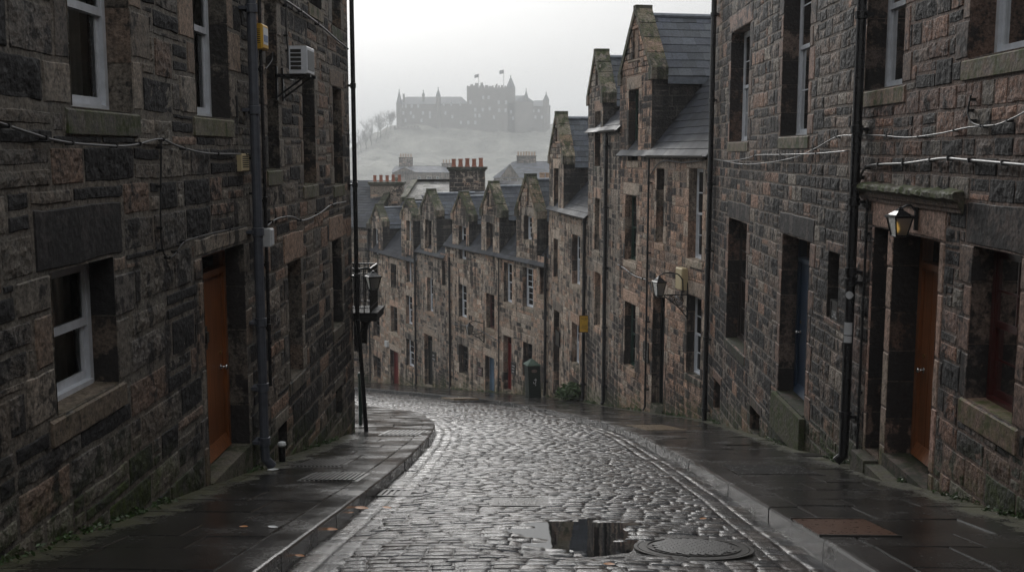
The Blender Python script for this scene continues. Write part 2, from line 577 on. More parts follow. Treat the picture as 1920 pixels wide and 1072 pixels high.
def cut(rects, h):
    out = []
    for (a, b, c, d) in rects:
        if h[0] >= b or h[1] <= a or h[2] >= d or h[3] <= c:
            out.append((a, b, c, d)); continue
        x0, x1 = max(a, h[0]), min(b, h[1])
        if c < h[2]: out.append((a, b, c, h[2]))
        if h[3] < d: out.append((a, b, h[3], d))
        z0, z1 = max(c, h[2]), min(d, h[3])
        if a < x0: out.append((a, x0, z0, z1))
        if x1 < b: out.append((x1, b, z0, z1))
    return out

class Wall:
    """rubble wall of separate stones round its openings, on one facade plane"""
    def __init__(s, F, pal, dress, cell=.1, seed=1, rough=.022, gap=.011, ch=(.2, .36), sw=(.24, .68), base_moss=True):
        s.F, s.pal, s.dr, s.cell, s.rough, s.gap, s.ch, s.sw = F, pal, dress, cell, rough, gap, ch, sw
        s.r = random.Random(seed)
        s.seed = seed
        s.rects, s.tris, s.holes, s.dressed, s.reveals = [], [], [], [], []
        s.base_moss = base_moss
        s.acc = []
    def area(s, u0, u1, z0, z1): s.rects.append((u0, u1, z0, z1))
    def gable(s, u0, u1, z0, za): s.tris.append((u0, u1, z0, za))
    def hole(s, u0, u1, z0, z1, D=.2, jamb=True, lintel=.36, sill=.18, jw=.2, sillw=.14, lc=None, cap=False):
        s.holes.append((u0, u1, z0, z1))
        s.reveals.append((u0, u1, z0, z1, D, cap))
        r = s.r
        if lintel:
            o = .22 if jamb else .16
            s.dressed.append((u0 - o, u1 + o, z1, z1 + lintel, lc))
        if sill:
            s.dressed.append((u0 - sillw, u1 + sillw, z0 - sill, z0, None))
        if jamb:
            for (e, sg) in ((u0, -1), (u1, 1)):
                z, k = z0, r.random() < .5
                while z < z1 - .02:
                    h = min(r.uniform(.3, .52), z1 - z)
                    if z1 - z - h < .15: h = z1 - z
                    wd = jw * (1.55 if k else .9) * r.uniform(.9, 1.1)
                    s.dressed.append((e - wd if sg < 0 else e, e if sg < 0 else e + wd, z, z + h, None))
                    z += h; k = not k
    def emit(s, a, b, z0, z1, color, soot, rk, clip=None, out=0.0):
        g = s.gap / 2
        a, b, z0, z1 = a + g, b - g, z0 + g, z1 - g
        wd, h = b - a, z1 - z0
        if wd < .035 or h < .035: return
        cell = s.cell(s.F.W((a + b) / 2, (z0 + z1) / 2)) if callable(s.cell) else s.cell
        bev = min(.016, wd * .2, h * .2)
        n, m_ = max(1, int(round(wd / cell))), max(1, int(round(h / cell)))
        A = np.concatenate([[0], np.linspace(bev / wd, 1 - bev / wd, n + 1), [1]])
        B = np.concatenate([[0], np.linspace(bev / h, 1 - bev / h, m_ + 1), [1]])
        AA, BB = np.meshgrid(A, B)
        zz = z0 + BB * h
        if clip is not None:
            lo, hi = clip(z0), clip(z1)
            l = np.maximum(lo[0] + g, a); l1 = np.maximum(hi[0] + g, a)
            rr = np.minimum(lo[1] - g, b); r1 = np.minimum(hi[1] - g, b)
            if rr - l < .03: return
            if r1 - l1 < 0: r1 = l1 = (r1 + l1) / 2
            ua = l + (l1 - l) * BB; ub = rr + (r1 - rr) * BB
            uu = ua + (ub - ua) * AA
        else:
            uu = a + AA * wd
        e = np.minimum(np.minimum(AA, 1 - AA) * wd, np.minimum(BB, 1 - BB) * h)
        s.acc.append((uu.ravel(), zz.ravel(), e.ravel(), uu.shape, color, soot, rk, bev, out, s.r.uniform(-.004, .008), s.r.uniform(-.5, .5), s.r.uniform(-.5, .5), wd, h))
    def fill(s, u0, u1, z0, z1, clip=None):
        r = s.r
        z = z0
        blocks = s.holes + [d[:4] for d in s.dressed]
        while z < z1 - .01:
            h = r.uniform(*s.ch)
            if z1 - z - h < s.ch[0] * .6: h = z1 - z
            zt = z + h
            lo, hi = (u0, u1) if clip is None else clip(z)
            u = lo - r.uniform(0, .3)
            while u < hi:
                wd = r.uniform(*s.sw) * (.85 + .5 * h / s.ch[1])
                if hi - u - wd < s.sw[0] * .5: wd = hi - u
                a, b = max(u, lo), min(u + wd, hi)
                u += wd
                if b - a < .04: continue
                y = s.F.gz((a + b) / 2)
                if zt < y - .1: continue
                subs = [(a, b, z, zt)]
                q = r.random()
                if q < .22 and h > .24:
                    f = z + h * r.uniform(.4, .6)
                    subs = [(a, b, z, f), (a, b, f, zt)]
                elif q < .32 and wd > .36 and h > .22:
                    f = z + h * r.uniform(.42, .58); m_ = a + (b - a) * r.uniform(.6, .75)
                    subs = [(a, m_, z, zt), (m_, b, z, f), (m_, b, f, zt)]
                for hh in blocks:
                    if hh[0] < b and hh[1] > a and hh[2] < zt and hh[3] > z:
                        subs = cut(subs, hh)
                for sb in subs:
                    if sb[1] - sb[0] < .05 or sb[3] - sb[2] < .05: continue
                    c, so = pick(s.pal, r)
                    s.emit(*sb, c, so, r.uniform(.55, 1.0), clip)
            z = zt
    def finish(s, name, parent, matname='stone'):
        F, r = s.F, s.r
        for (u0, u1, z0, z1) in s.rects: s.fill(u0, u1, z0, z1)
        for (u0, u1, z0, za) in s.tris:
            um, hw = (u0 + u1) / 2, (u1 - u0) / 2
            cl = lambda z, um=um, hw=hw, z0=z0, za=za: (um - hw * max(0, (za - z) / (za - z0)), um + hw * max(0, (za - z) / (za - z0)))
            s.fill(u0, u1, z0, za, cl)
        for (a, b, z0, z1, lc) in s.dressed:
            rs = [(a, b, z0, z1)]
            for h in s.holes: rs = cut(rs, h)
            # stay inside the wall's own outline
            ok = [q for q in rs if any(q[0] >= R_[0] - .02 and q[1] <= R_[1] + .02 and q[2] >= R_[2] - .02 and q[3] <= R_[3] + .02 for R_ in s.rects)] or rs
            c, so = pick(s.dr, r) if lc is None else lc
            for q in ok: s.emit(*q, c, so, .12, None, .004)
        mb = MB()
        if s.acc:
            U = np.concatenate([a[0] for a in s.acc]); Z = np.concatenate([a[1] for a in s.acc]); E = np.concatenate([a[2] for a in s.acc])
            cnt = np.array([len(a[0]) for a in s.acc])
            rep = lambda k: np.repeat(np.array([a[k] for a in s.acc], float), cnt)
            rk, bev, out, off, tu, tz = rep(6), rep(7), rep(8), rep(9), rep(10), rep(11)
            cu = np.repeat([a[0].mean() for a in s.acc], cnt); cz = np.repeat([a[1].mean() for a in s.acc], cnt)
            P = np.stack([U, Z, np.full(len(U), s.seed * 3.7)], 1)
            wu = vn(P * 3.1, 5.0) * .012 + vn(P * 9.0, 9.0) * .006
            wz = vn(P * 2.7, 25.0) * .012 + vn(P * 9.0, 29.0) * .006
            edge = np.clip(E / bev, 0, 1)
            rock = fbm(P * 7.5, 4, 3.0) + .5 * np.abs(fbm(P * 15, 3, 71.0)) + .55 * np.abs(fbm(P * 4.0, 2, 13.0)) + .35 * fbm(P * 30, 2, 33.0)
            dome = smooth(E, 0, .09)
            W_ = np.where(edge < .01, -.012, .002 + off * .6 + out + rk * s.rough * (rock * (.3 + .7 * dome) + .12 * dome) + rk * .05 * ((U - cu) * tu * .5 + (Z - cz) * tz * .5))
            pos = F.W(U + wu, Z + wz, W_)
            col = np.repeat(np.array([(*a[4], np.clip(a[5], 0, 1)) for a in s.acc]), cnt, 0)
            aux = np.zeros((len(U), 4)); aux[:, 0] = rk; aux[:, 3] = 1
            if s.base_moss:
                yy = F.o[1] + U * F.d[1]
                hg = Z - zg(yy)
                aux[:, 1] = np.clip(.85 - hg / .75 + .35 * vn(P * 1.7, 51.0), 0, .9)
            Q, k = [], 0
            for a in s.acc:
                nr, nc = a[3]
                i = (np.arange(nr - 1)[:, None] * nc + np.arange(nc - 1)[None, :]).ravel() + k
                Q.append(np.stack([i, i + 1, i + nc + 1, i + nc], 1)); k += nr * nc
            mb.add(pos, np.concatenate(Q), c=col, x=aux)
        # mortar behind, cut round the openings
        mc = np.array(s.pal[0][0]) * .62 + np.array((.05, .048, .042))
        mc = (*mc, .22)
        mx = (.35, .0, 0, 1)
        for R_ in s.rects:
            us = sorted({R_[0], R_[1]} | {min(max(v, R_[0]), R_[1]) for h in s.holes for v in h[:2]})
            zs = sorted({R_[2], R_[3]} | {min(max(v, R_[2]), R_[3]) for h in s.holes for v in h[2:]})
            for i in range(len(us) - 1):
                for j in range(len(zs) - 1):
                    a, b, c, d = us[i], us[i + 1], zs[j], zs[j + 1]
                    um, zm = (a + b) / 2, (c + d) / 2
                    if b - a < 1e-4 or d - c < 1e-4 or any(h[0] < um < h[1] and h[2] < zm < h[3] for h in s.holes): continue
                    mb.add(F.W([a, b, b, a], [c, c, d, d], -.003), [(0, 1, 2, 3)], c=mc, x=mx)
        for (u0, u1, z0, za) in s.tris:
            um = (u0 + u1) / 2
            hs_ = [h for h in s.holes if h[2] > z0 - .3 and h[3] <= za + .1 and h[0] > u0 and h[1] < u1]
            mb.add(F.W([u0, u1, um], [z0, z0, za], -.006 if not hs_ else -.05), None, [(0, 1, 2)], c=mc, x=mx)
        # reveals
        for (u0, u1, z0, z1, D, cap) in s.reveals:
            for (e, sg) in ((u0, 1), (u1, -1)):
                z = z0
                while z < z1 - .01:
                    h = min(r.uniform(.34, .6), z1 - z)
                    if z1 - z - h < .15: h = z1 - z
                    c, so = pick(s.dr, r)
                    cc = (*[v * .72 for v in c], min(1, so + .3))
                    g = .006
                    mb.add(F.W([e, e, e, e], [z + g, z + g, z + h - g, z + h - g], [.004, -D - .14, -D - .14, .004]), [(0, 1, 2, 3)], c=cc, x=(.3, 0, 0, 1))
                    z += h
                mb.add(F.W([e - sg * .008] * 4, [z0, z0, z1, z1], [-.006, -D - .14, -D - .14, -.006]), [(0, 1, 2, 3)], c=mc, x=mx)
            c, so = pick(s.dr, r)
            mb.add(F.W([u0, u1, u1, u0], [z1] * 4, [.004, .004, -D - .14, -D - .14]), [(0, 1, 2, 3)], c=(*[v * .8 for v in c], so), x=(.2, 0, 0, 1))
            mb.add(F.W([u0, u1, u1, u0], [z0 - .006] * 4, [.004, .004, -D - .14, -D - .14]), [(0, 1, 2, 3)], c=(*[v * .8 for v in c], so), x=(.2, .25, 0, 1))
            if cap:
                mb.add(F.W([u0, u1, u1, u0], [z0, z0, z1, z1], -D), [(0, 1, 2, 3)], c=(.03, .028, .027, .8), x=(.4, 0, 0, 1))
        return mb.build(name, M[matname], parent)

# ------------------------------------------------------------------ openings
def window(F, b, W, rc, style='white', D=.2, cols=1, rows=1, sill=.18, near=False, curtain=False, lintel=.36, jamb=True, lc=None, sillmoss=.2, single=False, label=None, jw=.2, stone='stone'):
    u0, u1, z0, z1 = rc
    W.hole(u0, u1, z0, z1, D, jamb, lintel, sill, jw, .14 if near else .1, lc)
    fm = M[style]
    j = .062 if near else .055
    mb = MB()
    F.box(mb, u0, u0 + j, z0, z1, -D - .075, -D)
    F.box(mb, u1 - j, u1, z0, z1, -D - .075, -D)
    F.box(mb, u0 + j, u1 - j, z1 - j, z1, -D - .075, -D)
    F.box(mb, u0 + j, u1 - j, z0, z0 + j * .8, -D - .075, -D + .02)
    win = mb.build('window', fm, b, attrs=False)
    if label: win['label'] = label
    a0, a1, b0, b1 = u0 + j, u1 - j, z0 + j * .8, z1 - j
    mid = (b0 + b1) / 2
    st = .055 if near else .05
    parts = [(mid - .02, b1, -D - .036, -D - .008), (b0, mid + .02, -D - .068, -D - .04)] if not single else [(b0, b1, -D - .06, -D - .02)]
    for (c0, c1, w0, w1) in parts:
        s = MB()
        F.box(s, a0, a0 + st, c0, c1, w0, w1)
        F.box(s, a1 - st, a1, c0, c1, w0, w1)
        F.box(s, a0 + st, a1 - st, c1 - st * .8, c1, w0, w1)
        F.box(s, a0 + st, a1 - st, c0, c0 + st * 1.2, w0, w1)
        bw = .011 if near else .014
        for k in range(1, cols):
            uu = a0 + (a1 - a0) * k / cols
            F.box(s, uu - bw, uu + bw, c0 + st, c1 - st * .8, w0 + .006, w1 - .006)
        for k in range(1, rows):
            zz = c0 + (c1 - c0) * k / rows
            F.box(s, a0 + st, a1 - st, zz - bw, zz + bw, w0 + .008, w1 - .008)
        s.build('sash', fm, win, attrs=False)
        g = MB()
        wm = (w0 + w1) / 2
        g.add(F.W([a0 + st * .5, a1 - st * .5, a1 - st * .5, a0 + st * .5], [c0 + .02, c0 + .02, c1 - .02, c1 - .02], wm), [(0, 1, 2, 3)])
        g.build('pane', M['glass'] if near else M['darkglass'], win, attrs=False)
    if curtain:
        for (x0, x1) in ((a0 - .05, a0 + (a1 - a0) * .33), (a1 - (a1 - a0) * .36, a1 + .05)):
            n = 26
            us = np.linspace(x0, x1, n)
            ws = -D - .17 + .03 * np.sin(np.linspace(0, 15, n)) + .012 * np.sin(np.linspace(0, 37, n))
            V = np.concatenate([F.W(us, z0 - .05, ws), F.W(us, z1 + .05, ws)])
            c = MB()
            c.add(V, [(k, k + 1, n + k + 1, n + k) for k in range(n - 1)])
            c.build('curtain', M['curtain'], win, smooth=True, attrs=False)
    if sill:
        s = MB()
        o = .12 if near else .09
        c, so = pick(W.dr, W.r)
        pr = .02
        P = [F.W(u, z, w_) for (z, zz) in ((z0 - sill, 0), (z0, 1)) for (u, w_) in ((u0 - o, -.02), (u1 + o, -.02), (u1 + o, pr), (u0 - o, pr))]
        P[6] = F.W(u1 + o, z0 - .03, pr); P[7] = F.W(u0 - o, z0 - .03, pr)
        s.box8(P, (*c, so), (.12, sillmoss, 0, 1))
        # slope of the sill back under the frame, inside the reveal
        P = [F.W(u, z0 + dz, w_) for dz in (-.02, .012) for (u, w_) in ((u0 + .004, -D), (u1 - .004, -D), (u1 - .004, -.016), (u0 + .004, -.016))]
        P[6] = F.W(u1 - .004, z0 + .002, -.016); P[7] = F.W(u0 + .004, z0 + .002, -.016)
        s.box8(P, (*c, so), (.12, sillmoss * 1.2, 0, 1))
        s.build('sill', M[stone], win)
    return win

def door(F, b, W, rc, leaf='orange', D=.2, fan=.0, planks=5, lintel=.36, handle='near', near=False, label=None, lc=None, step=True, letterbox=False, jamb=True, arch=False, jw=.2, kick=True):
    u0, u1, z0, z1 = rc
    W.hole(u0, u1, z0, z1, D, jamb, lintel, 0, jw, lc=lc)
    fm = M[leaf]
    j = .085
    mb = MB()
    F.box(mb, u0, u0 + j, z0, z1, -D - .12, -D)
    F.box(mb, u1 - j, u1, z0, z1, -D - .12, -D)
    F.box(mb, u0 + j, u1 - j, z1 - j, z1, -D - .12, -D)
    zt = z1 - j - fan
    if fan:
        F.box(mb, u0 + j, u1 - j, zt - .07, zt, -D - .12, -D + .01)
    dr = mb.build('door', fm, b, attrs=False)
    if label: dr['label'] = label
    if fan:
        g = MB()
        g.add(F.W([u0 + j, u1 - j, u1 - j, u0 + j], [zt, zt, z1 - j, z1 - j], -D - .06), [(0, 1, 2, 3)])
        g.build('fanlight', M['glass'] if near else M['darkglass'], dr, attrs=False)
        zt -= .07
    lf = MB()
    a0, a1 = u0 + j + .004, u1 - j - .004
    F.box(lf, a0, a1, z0 + .01, zt - .004, -D - .09, -D - .052)
    pw = (a1 - a0) / planks
    for k in range(planks):
        F.box(lf, a0 + k * pw + .004, a0 + (k + 1) * pw - .004, z0 + .012, zt - .006, -D - .06, -D - .04 - .002 * (k % 2))
    lf.build('leaf', fm, dr, attrs=False)
    if kick:
        kb = MB()
        P = [F.W(u, z, w_) for z in (z0 + .03, z0 + .17) for (u, w_) in ((a0, -D - .05), (a1, -D - .05), (a1, -D + .03), (a0, -D + .03))]
        P[6] = F.W(a1, z0 + .17, -D - .035); P[7] = F.W(a0, z0 + .17, -D - .035)
        kb.box8(P)
        kb.build('weatherboard', fm, dr, attrs=False)
    hu = a0 + .1 if handle == 'near' else a1 - .1
    if near:
        h = MB()
        c = F.W(hu, z0 + (zt - z0) * .47, -D - .038)
        nn = np.array((*F.n, 0))
        h.tube([c, c + nn * .05], .012, 8)
        h.tube([c + nn * .045, c + nn * .055, c + nn * .075, c + nn * .085], [.014, .03, .03, .016], 12)
        h.tube([c, c + nn * .008], .035, 12)
        h.build('handle', M['steel'], dr, smooth=True, attrs=False)
        kl = MB()
        c2 = c + np.array((0, 0, .17))
        kl.tube([c2, c2 + nn * .012], .022, 10)
        kl.build('keyhole_plate', M['brass'], dr, attrs=False)
        if letterbox:
            um = (a0 + a1) / 2
            k = MB()
            zc = z0 + (zt - z0) * .68
            F.box(k, um - .065, um + .065, zc - .13, zc + .13, -D - .04, -D - .018)
            F.box(k, um - .035, um + .035, zc - .05, zc + .07, -D - .018, -D + .01)
            k.build('knocker', M['iron'], dr, attrs=False)
    else:
        h = MB()
        F.box(h, hu - .03, hu + .03, z0 + (zt - z0) * .46, z0 + (zt - z0) * .5, -D - .04, -D + .0)
        h.build('handle', M['brass'], dr, attrs=False)
    if step:
        s = MB()
        c, so = pick(W.dr, W.r)
        g = F.gz(u0), F.gz(u1)
        zb = min(g) - .25
        F.box(s, u0 + .002, u1 - .002, zb, z0 + .006, -D - .13, .03, (*[v * .6 for v in c], so), (.2, .35, 0, 1))
        s.build('doorstep', M['stone'], dr)
    return dr

# ------------------------------------------------------------------ roofs
def slates(mb, O, A, B, la, lb, sw=.3, sh=.2, lim=None, tint=(.06, .068, .082), r=None, lift=.014):
    """rows of overlapping slates on the plane O + a*A + b*B"""
    r = r or rnd
    O, A, B = (np.array(q, float) for q in (O, A, B))
    Nn = np.cross(A, B); Nn /= np.linalg.norm(Nn)
    if Nn[2] < 0: Nn = -Nn
    V, Q, C = [], [], []
    rows = int(math.ceil(lb / sh))
    for jj in range(rows):
        b0, b1 = jj * sh, min((jj + 1) * sh + .03, lb)
        lo, hi = (0, la) if lim is None else lim(b0)
        a = lo - (jj % 2) * sw * .5 - r.uniform(0, .05)
        while a < hi:
            wd = sw * r.uniform(.85, 1.12)
            x0, x1 = max(a, lo), min(a + wd - .008, hi)
            a += wd
            if x1 - x0 < .03: continue
            k = len(V)
            l0 = lift + r.uniform(0, .006); dz = r.uniform(-.008, .008)
            for (xx, bb, hh) in ((x0, b0 + dz, l0), (x1, b0 + dz, l0 + r.uniform(-.002, .004)), (x1, b1, .002), (x0, b1, .002), (x0, b0 + dz, l0 - .013), (x1, b0 + dz, l0 - .013)):
                V.append(O + A * xx + B * bb + Nn * hh)
            t = r.uniform(.6, 1.35)
            c = (tint[0] * t, tint[1] * t, tint[2] * t * r.uniform(.95, 1.08), 0)
            C += [c] * 6
            Q += [(k, k + 1, k + 2, k + 3), (k + 4, k + 5, k + 1, k)]
    if V: mb.add(V, Q, c=np.array(C))
    # deck under them
    lo, hi = (0, la) if lim is None else lim(0)
    l1, h1 = (0, la) if lim is None else lim(lb)
    mb.add([O + A * lo - Nn * .012, O + A * hi - Nn * .012, O + A * h1 + B * lb - Nn * .012, O + A * l1 + B * lb - Nn * .012], [(0, 1, 2, 3)], c=(.03, .03, .033, 0))

def dormer(F, b, W, gL, gR, ysh, yap, seed, ze, depth=4.0, cell=.3, slit=True, sl=(.3, .2), cope=.42, moss=.55):
    """wallhead gable flush with the facade, its roof running back from it"""
    xm = (gL + gR) / 2
    uL, uR = F.px(gL, ysh)[0], F.px(gR, ysh)[0]
    u0, u1 = min(uL, uR), max(uL, uR)
    um = (u0 + u1) / 2
    zs = F.px(xm, ysh)[1]
    # apex height taken on the middle of the gable
    y_ap = F.o[1] + um * F.d[1]
    dirv = ray(xm, yap)
    za = F.px(xm, yap)[1]
    W.area(u0, u1, ze, zs)
    W.gable(u0, u1, zs, za)
    if slit:
        pass
    r = random.Random(seed)
    # coping stones along both rakes
    mb = MB()
    hw = (u1 - u0) / 2
    ln = math.hypot(hw, za - zs)
    for sg in (-1, 1):
        nst = 4
        for k in range(nst):
            t0, t1 = k / nst + .006, (k + 1) / nst - .006
            P = []
            for (t, off) in ((t0, -.02), (t1, -.02)):
                pass
            th = .13
            nu, nz = sg * (za - zs) / ln, hw / ln
            def pt(t, o, w_):
                return F.W(um + sg * hw * (1 - t) * 1.0 + nu * o, zs + (za - zs) * t + nz * o, w_)
            j_ = r.uniform(-.008, .012)
            P = [pt(t0, -.03, .05), pt(t1, -.03, .05), pt(t1, -.03, -cope), pt(t0, -.03, -cope), pt(t0, th + j_, .05), pt(t1, th + j_, .05), pt(t1, th + j_, -cope), pt(t0, th + j_, -cope)]
            c, so = pick(W.pal, r)
            mb.box8(P, (*[v * .7 for v in c], .6), (.7, moss, 0, 1))
        # skewputt
        c, so = pick(W.dr, r)
        e = u0 if sg < 0 else u1
        F.box(mb, e - .1 if sg < 0 else e - .22, e + .22 if sg < 0 else e + .1, zs - .22, zs + .1, -cope, .055, (*[v * .75 for v in c], .6), (.5, moss * .6, 0, 1))
    # apex stone
    F.box(mb, um - .12, um + .12, za - .02, za + .17, -cope - .01, .054, (.09, .085, .07, .6), (.6, moss, 0, 1))
    mb.build('coping', M[W.matname], b)
    # cheeks
    for (e, sg) in ((u0, -1), (u1, 1)):
        p0 = F.W(e, 0, 0)[:2]; p1 = F.W(e, 0, -depth)[:2]
        f = Fac(p0, p1, 'R')
        want = F.d * sg
        if np.dot(f.n, want) < 0: f.n = -f.n
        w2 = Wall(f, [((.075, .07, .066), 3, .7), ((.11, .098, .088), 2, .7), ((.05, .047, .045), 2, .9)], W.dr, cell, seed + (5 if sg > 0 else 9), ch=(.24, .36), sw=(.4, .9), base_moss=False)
        w2.area(.0, depth, ze - .2, zs - .04)
        w2.matname = W.matname
        w2.finish('cheek_wall', b, W.matname)
    # roof: two slopes of slate, ridge along the depth
    mb = MB()
    zr, zb = za - .12, zs - .08
    ov = .1
    for sg in (-1, 1):
        e = um + sg * (hw + ov)
        zlow = zb - ov * (za - zs) / hw * .4
        O = F.W(e, zlow, -cope + .05)
        A = np.array((*(-F.n), 0.0))
        top = F.W(um, zr, -cope + .05)
        Bv = top - O
        lb = np.linalg.norm(Bv)
        slates(mb, O, A, Bv / lb, depth - cope, lb, sl[0], sl[1], None, r=r)
    mb.build('dormer_roof', M['slate'], b)
    rg = MB()
    rg.tube([F.W(um, zr + .03, -cope + .05), F.W(um, zr + .03, -depth)], .07, 8)
    # eave boards and flashing
    rg.build('ridge', M['lead'], b, attrs=False)
    for sg in (-1, 1):
        e = um + sg * (hw + ov)
        eb = MB()
        F.box(eb, e - .02, e + .02, zb - .26, zb - .07, -depth, -cope)
        eb.build('eave_board', M['lead'], b, attrs=False)
    return u0, u1, zs, za

def main_roof(F, b, u0, u1, ze, rise, run=4.2, sl=(.3, .2), seed=1, ridge=True, over=.14, back=True):
    mb = MB()
    r = random.Random(seed)
    O = F.W(u0, ze - .05, over)
    A = np.array((*F.d, 0.0))
    top = F.W(u0, ze + rise, -run)
    Bv = top - O
    lb = np.linalg.norm(Bv)
    slates(mb, O, A, Bv / lb, u1 - u0, lb, sl[0], sl[1], None, r=r, tint=(.034, .037, .044))
    if back:
        O2 = F.W(u0, ze, -2 * run)
        mb.add([O2, F.W(u1, ze, -2 * run), F.W(u1, ze + rise, -run), F.W(u0, ze + rise, -run)], [(0, 1, 2, 3)], c=(.05, .055, .065, 0))
        for u in (u0 + .02, u1 - .02):
            mb.add([F.W(u, ze - .1, over - .1), F.W(u, ze + rise - .05, -run), F.W(u, ze - .1, -2 * run)], None, [(0, 1, 2)], c=(.06, .055, .05, 0))
    mb.build('roof', M['slate'], b)

def gutter(F, b, u0, u1, z):
    g = MB()
    n = 7
    V = []
    for u in (u0, u1):
        for k in range(n):
            a = math.pi * k / (n - 1)
            V.append(F.W(u, z - .075 * math.sin(a), .13 + .075 * math.cos(a)))
    g.add(V, [(k, k + 1, n + k + 1, n + k) for k in range(n - 1)])
    u = u0 + .2
    while u < u1:
        F.box(g, u - .012, u + .012, z - .1, z, .0, .06)
        F.box(g, u - .012, u + .012, z - .09, z - .078, .06, .2)
        u += .6
    g.build('gutter', M['black'], b, attrs=False)

def downpipe(F, b, pts, r=.05, material='black', collars=(), w0=.1, ww=None):
    """pts: (u, z) list down the wall"""
    mb = MB()
    P = [F.W(u, z, (w0 if ww is None else ww[i])) for i, (u, z) in enumerate(pts)]
    mb.tube(P, r, 12)
    for zc in collars:
        i = 0
        while i < len(pts) - 2 and pts[i + 1][1] > zc: i += 1
        (ua, za), (ub, zb) = pts[i], pts[i + 1]
        t = (za - zc) / (za - zb)
        u = ua + (ub - ua) * t
        mb.tube([F.W(u, zc + .05, w0), F.W(u, zc + .045, w0), F.W(u, zc - .045, w0), F.W(u, zc - .05, w0)], [r, r * 1.28, r * 1.28, r], 12)
        F.box(mb, u - r * 1.9, u + r * 1.9, zc - .018, zc + .018, 0, w0 - r * .6)
    return mb.build('downpipe', M[material], b, smooth=False, attrs=False)

def shell(F, b, u0, u1, z0, z1, depth=6.0, c=(.12, .1, .088, .5)):
    """side, back and top walls of a building"""
    mb = MB()
    for (P, ) in (
        ([F.W(u0, z0, -.4), F.W(u0, z0, -depth), F.W(u0, z1, -depth), F.W(u0, z1, -.4)],),
        ([F.W(u1, z0, -.4), F.W(u1, z0, -depth), F.W(u1, z1, -depth), F.W(u1, z1, -.4)],),
        ([F.W(u0, z0, -depth), F.W(u1, z0, -depth), F.W(u1, z1, -depth), F.W(u0, z1, -depth)],),
        ([F.W(u0, z1, 0), F.W(u1, z1, 0), F.W(u1, z1, -depth), F.W(u0, z1, -depth)],),
    ):
        mb.add(P, [(0, 1, 2, 3)], c=c, x=(.6, 0, 0, 1))
    for u in (u0, u1):
        mb.add([F.W(u, z0, -.006), F.W(u, z0, -.4), F.W(u, z1, -.4), F.W(u, z1, -.006)], [(0, 1, 2, 3)], c=c, x=(.6, 0, 0, 1))
    return mb.build('side_wall', M['stone'], b)

def chimney(b, base, sx, sy, h, pots, rot, pal=PAL_FARD, potm='terracotta', poth=.55, cell=.4, seed=3, potr=.15, along='x'):
    """stone stack with a cope and clay pots; base = centre of the foot"""
    base = np.array(base, float)
    ca, sa = math.cos(rot), math.sin(rot)
    X, Y = np.array((ca, sa)), np.array((-sa, ca))
    c2 = base[:2]
    corners = [c2 - X * sx / 2 - Y * sy / 2, c2 + X * sx / 2 - Y * sy / 2, c2 + X * sx / 2 + Y * sy / 2, c2 - X * sx / 2 + Y * sy / 2]
    first = None
    allmb = MB()
    for k in range(4):
        p0, p1 = corners[k], corners[(k + 1) % 4]
        f = Fac(p0, p1, 'L')
        w_ = Wall(f, pal, pal, cell, seed + k, ch=(.22, .34), sw=(.3, .65), base_moss=False)
        w_.area(0, f.L, base[2], base[2] + h)
        o = w_.finish('tmp', None)
        me = o.data
        n = len(me.vertices)
        V = np.zeros(n * 3, np.float32); me.vertices.foreach_get('co', V)
        c = np.zeros(n * 4, np.float32); me.color_attributes['col'].data.foreach_get('color', c)
        x = np.zeros(n * 4, np.float32); me.color_attributes['aux'].data.foreach_get('color', x)
        li = np.zeros(len(me.loops), np.int32); me.loops.foreach_get('vertex_index', li)
        allmb.add(V.reshape(-1, 3), li.reshape(-1, 4), c=c.reshape(-1, 4), x=x.reshape(-1, 4))
        bpy.data.objects.remove(o); bpy.data.meshes.remove(me)
    def obox(mb, z0, z1, gx, gy, c, x=(.4, .3, 0, 1)):
        P = [np.array((*(c2 + X * a * (sx / 2 + gx) + Y * e * (sy / 2 + gy)), z)) for z in (z0, z1) for (a, e) in ((-1, -1), (1, -1), (1, 1), (-1, 1))]
        mb.box8(P, c, x)
    zt = base[2] + h
    obox(allmb, zt, zt + .09, .05, .05, (.12, .105, .09, .6))
    obox(allmb, zt + .09, zt + .24, .13, .13, (.10, .095, .085, .6))
    ch = allmb.build('chimney', M['stone'], b)
    for k in range(pots):
        t = (k + .5) / pots - .5
        q = (X * t * sx * .98 if along == 'x' else Y * t * sy * .98) + c2
        rr = random.Random(seed * 7 + k)
        hh = poth * rr.uniform(.92, 1.08)
        pm = MB()
        pm.lathe((q[0], q[1], zt + .24), [(potr * 1.15, 0), (potr * 1.1, .06), (potr * .95, .1), (potr * .88, hh * .8), (potr * 1.02, hh * .84), (potr * 1.02, hh), (potr * .75, hh), (potr * .75, hh - .15)], 12, rot=rr.random())
        pm.build('pot', M[potm], ch, smooth=False, attrs=False)
    return ch

